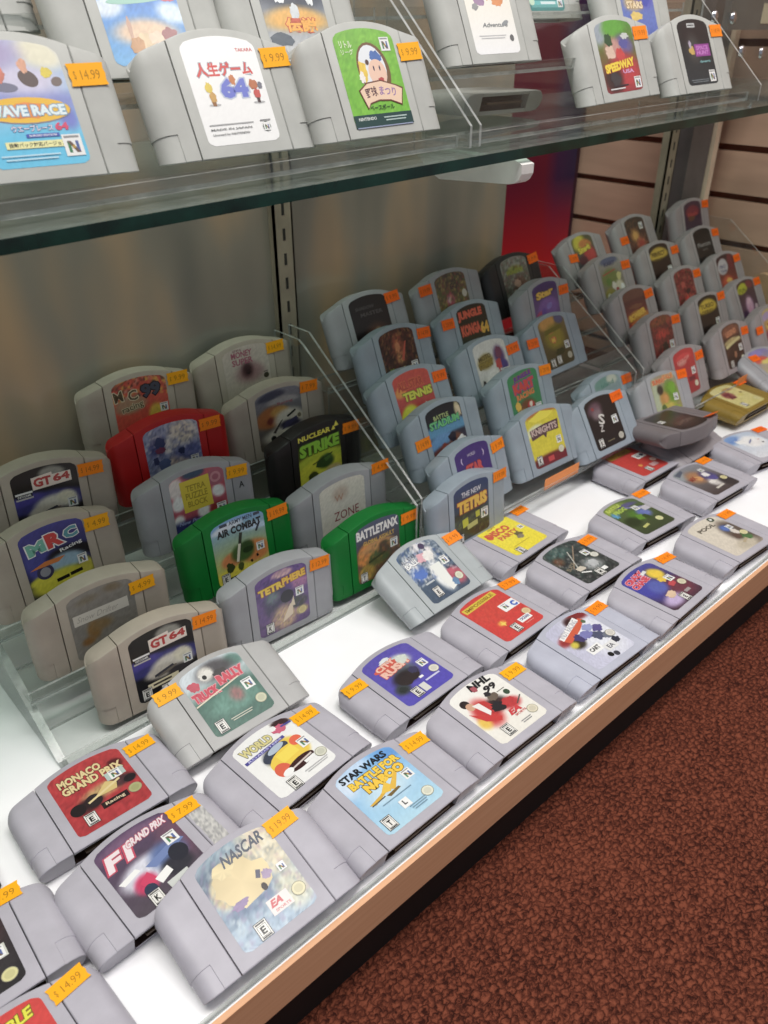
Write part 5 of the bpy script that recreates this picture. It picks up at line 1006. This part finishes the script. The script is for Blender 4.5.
stair_stand('stair_stand', 'clear stair tray on the glass shelf, right of the double rail', 505, 958, 3, 465, 402, 47, 42, 66,
            [(445, 400), (445, 415), (560, 520), (590, 520), (590, 400)], sl=SL, lip=6)

# orange price strips hooked on the stands' front lips
TAGM = solid('orange_tag', (244, 150, 84), 0.6, 0.05, 20)
for x, z, label in ((720, 28, 'orange price strip on the middle stand front, under the yellow-covered cartridge'), (1185, 28, 'orange price strip on the right stand front, above the gold cartridge')):
    g = MB(); g.box(x - 33, x + 33, 474.6, 475.2, z, z + 14)
    o = g.build('price_strip', [TAGM]); tag(o, label, 'price strip', 'orange price strips')

# clear plate with steel screws, grey box behind, at the right of the glass shelf
plate = empty('clear_plate', (1190, 600, 430))
tag(plate, 'clear plastic plate fixed by four steel screws, right of the glass shelf', 'plate')
g = MB(); g.box(1085, 1330, 598, 601, 430, 560, 0, 1, 1); child(g, 'panel', [ACRYLIC, ACRYLIC_EDGE], plate)
for x, z in ((1115, 503), (1164, 502), (1205, 464), (1265, 461)):
    g = MB()
    n, R = 14, 7.5
    rings = []
    for j in range(4):
        a = j / 3 * math.pi / 2
        rings.append([(x + R * math.cos(a) * math.cos(2 * math.pi * i / n), 597.8 - 4 * math.sin(a), z + R * math.cos(a) * math.sin(2 * math.pi * i / n)) for i in range(n)])
    for j in range(3):
        for i in range(n):
            g.quad(rings[j][i], rings[j][(i + 1) % n], rings[j + 1][(i + 1) % n], rings[j + 1][i])
    child(g, 'screw', [STEEL], plate, smooth=60)
BOXG = solid('dark_grey_box', (92, 94, 92), 0.5, 0.06)
CREAM = solid('cream_paper', (206, 200, 170), 0.6, 0.05)
g = MB(); g.box(1236, 1425, 640, 650, 489, 650)
bx = g.build('sign_board', [BOXG]); tag(bx, 'dark grey board with cream label behind the clear plate', 'board')
g = MB(); g.box(1330, 1396, 639, 639.8, 497, 522); g.build('paper_label', [CREAM], bx)

TAN = solid('tan_wood', (206, 168, 128), 0.5, 0.05)
g = MB()
g.prism_x([(567, 20)] + [(591 - 24 * math.cos(a * math.pi / 10), 100 + 26 * math.sin(a * math.pi / 10)) for a in range(11)] + [(615, 20)], 1434, 1448)
tag(g.build('end_board', [TAN]), 'tan wooden board with rounded top, at the right frame edge beside the cartridges', 'board')
# ------------------------------------------------------------------ light
w = bpy.data.worlds.new('World')
bpy.context.scene.world = w
w.use_nodes = True
bg = w.node_tree.nodes['Background']
bg.inputs['Color'].default_value = (0.80, 0.84, 0.92, 1)
bg.inputs['Strength'].default_value = 0.34

def area(name, loc, target, sx, sy, power, col=(1, 1, 1)):
    l = bpy.data.lights.new(name, 'AREA')
    l.shape = 'RECTANGLE'; l.size = sx; l.size_y = sy; l.energy = power; l.color = col
    o = bpy.data.objects.new(name, l); C.objects.link(o)
    o.location = loc
    o.rotation_euler = (Vector(target) - Vector(loc)).to_track_quat('-Z', 'Y').to_euler()
    return o
area('ceiling_panel_light', (0.35, -0.05, 2.3), (0.35, 0.3, 0), 1.3, 0.5, 40, (1.0, 0.97, 0.93))
area('ceiling_panel_light', (1.9, -0.7, 2.3), (0.9, 0.5, 0), 1.2, 0.6, 17, (1.0, 0.95, 0.93))
area('ceiling_panel_light', (-0.6, 0.5, 2.2), (0.3, 0.5, 0.3), 0.8, 0.6, 14, (1.0, 0.96, 0.88))

# ------------------------------------------------------------------ camera
cam = bpy.data.cameras.new('camera')
co = bpy.data.objects.new('camera', cam)
C.objects.link(co)
r_ = Vector((0.7378732, -0.67493838, -0.00115203)); u_ = Vector((0.34837647, 0.37939791, 0.85714121)); f_ = Vector((0.57808042, 0.63286287, -0.5150802))
co.matrix_world = Matrix(((r_.x, u_.x, -f_.x, 0), (r_.y, u_.y, -f_.y, 0), (r_.z, u_.z, -f_.z, 0.488), (0, 0, 0, 1)))
cam.sensor_fit = 'HORIZONTAL'
cam.sensor_width = 36
cam.lens = 36 * 800.2 / 768
cam.clip_start = 0.01
cam.dof.use_dof = True
cam.dof.focus_distance = 0.62
cam.dof.aperture_fstop = 14
bpy.context.scene.camera = co
vs = bpy.context.scene.view_settings
vs.view_transform = 'Standard'
vs.look = 'None'
bpy.context.scene.cycles.transparent_max_bounces = 40
bpy.context.scene.cycles.max_bounces = 10
vs.exposure = 0.0
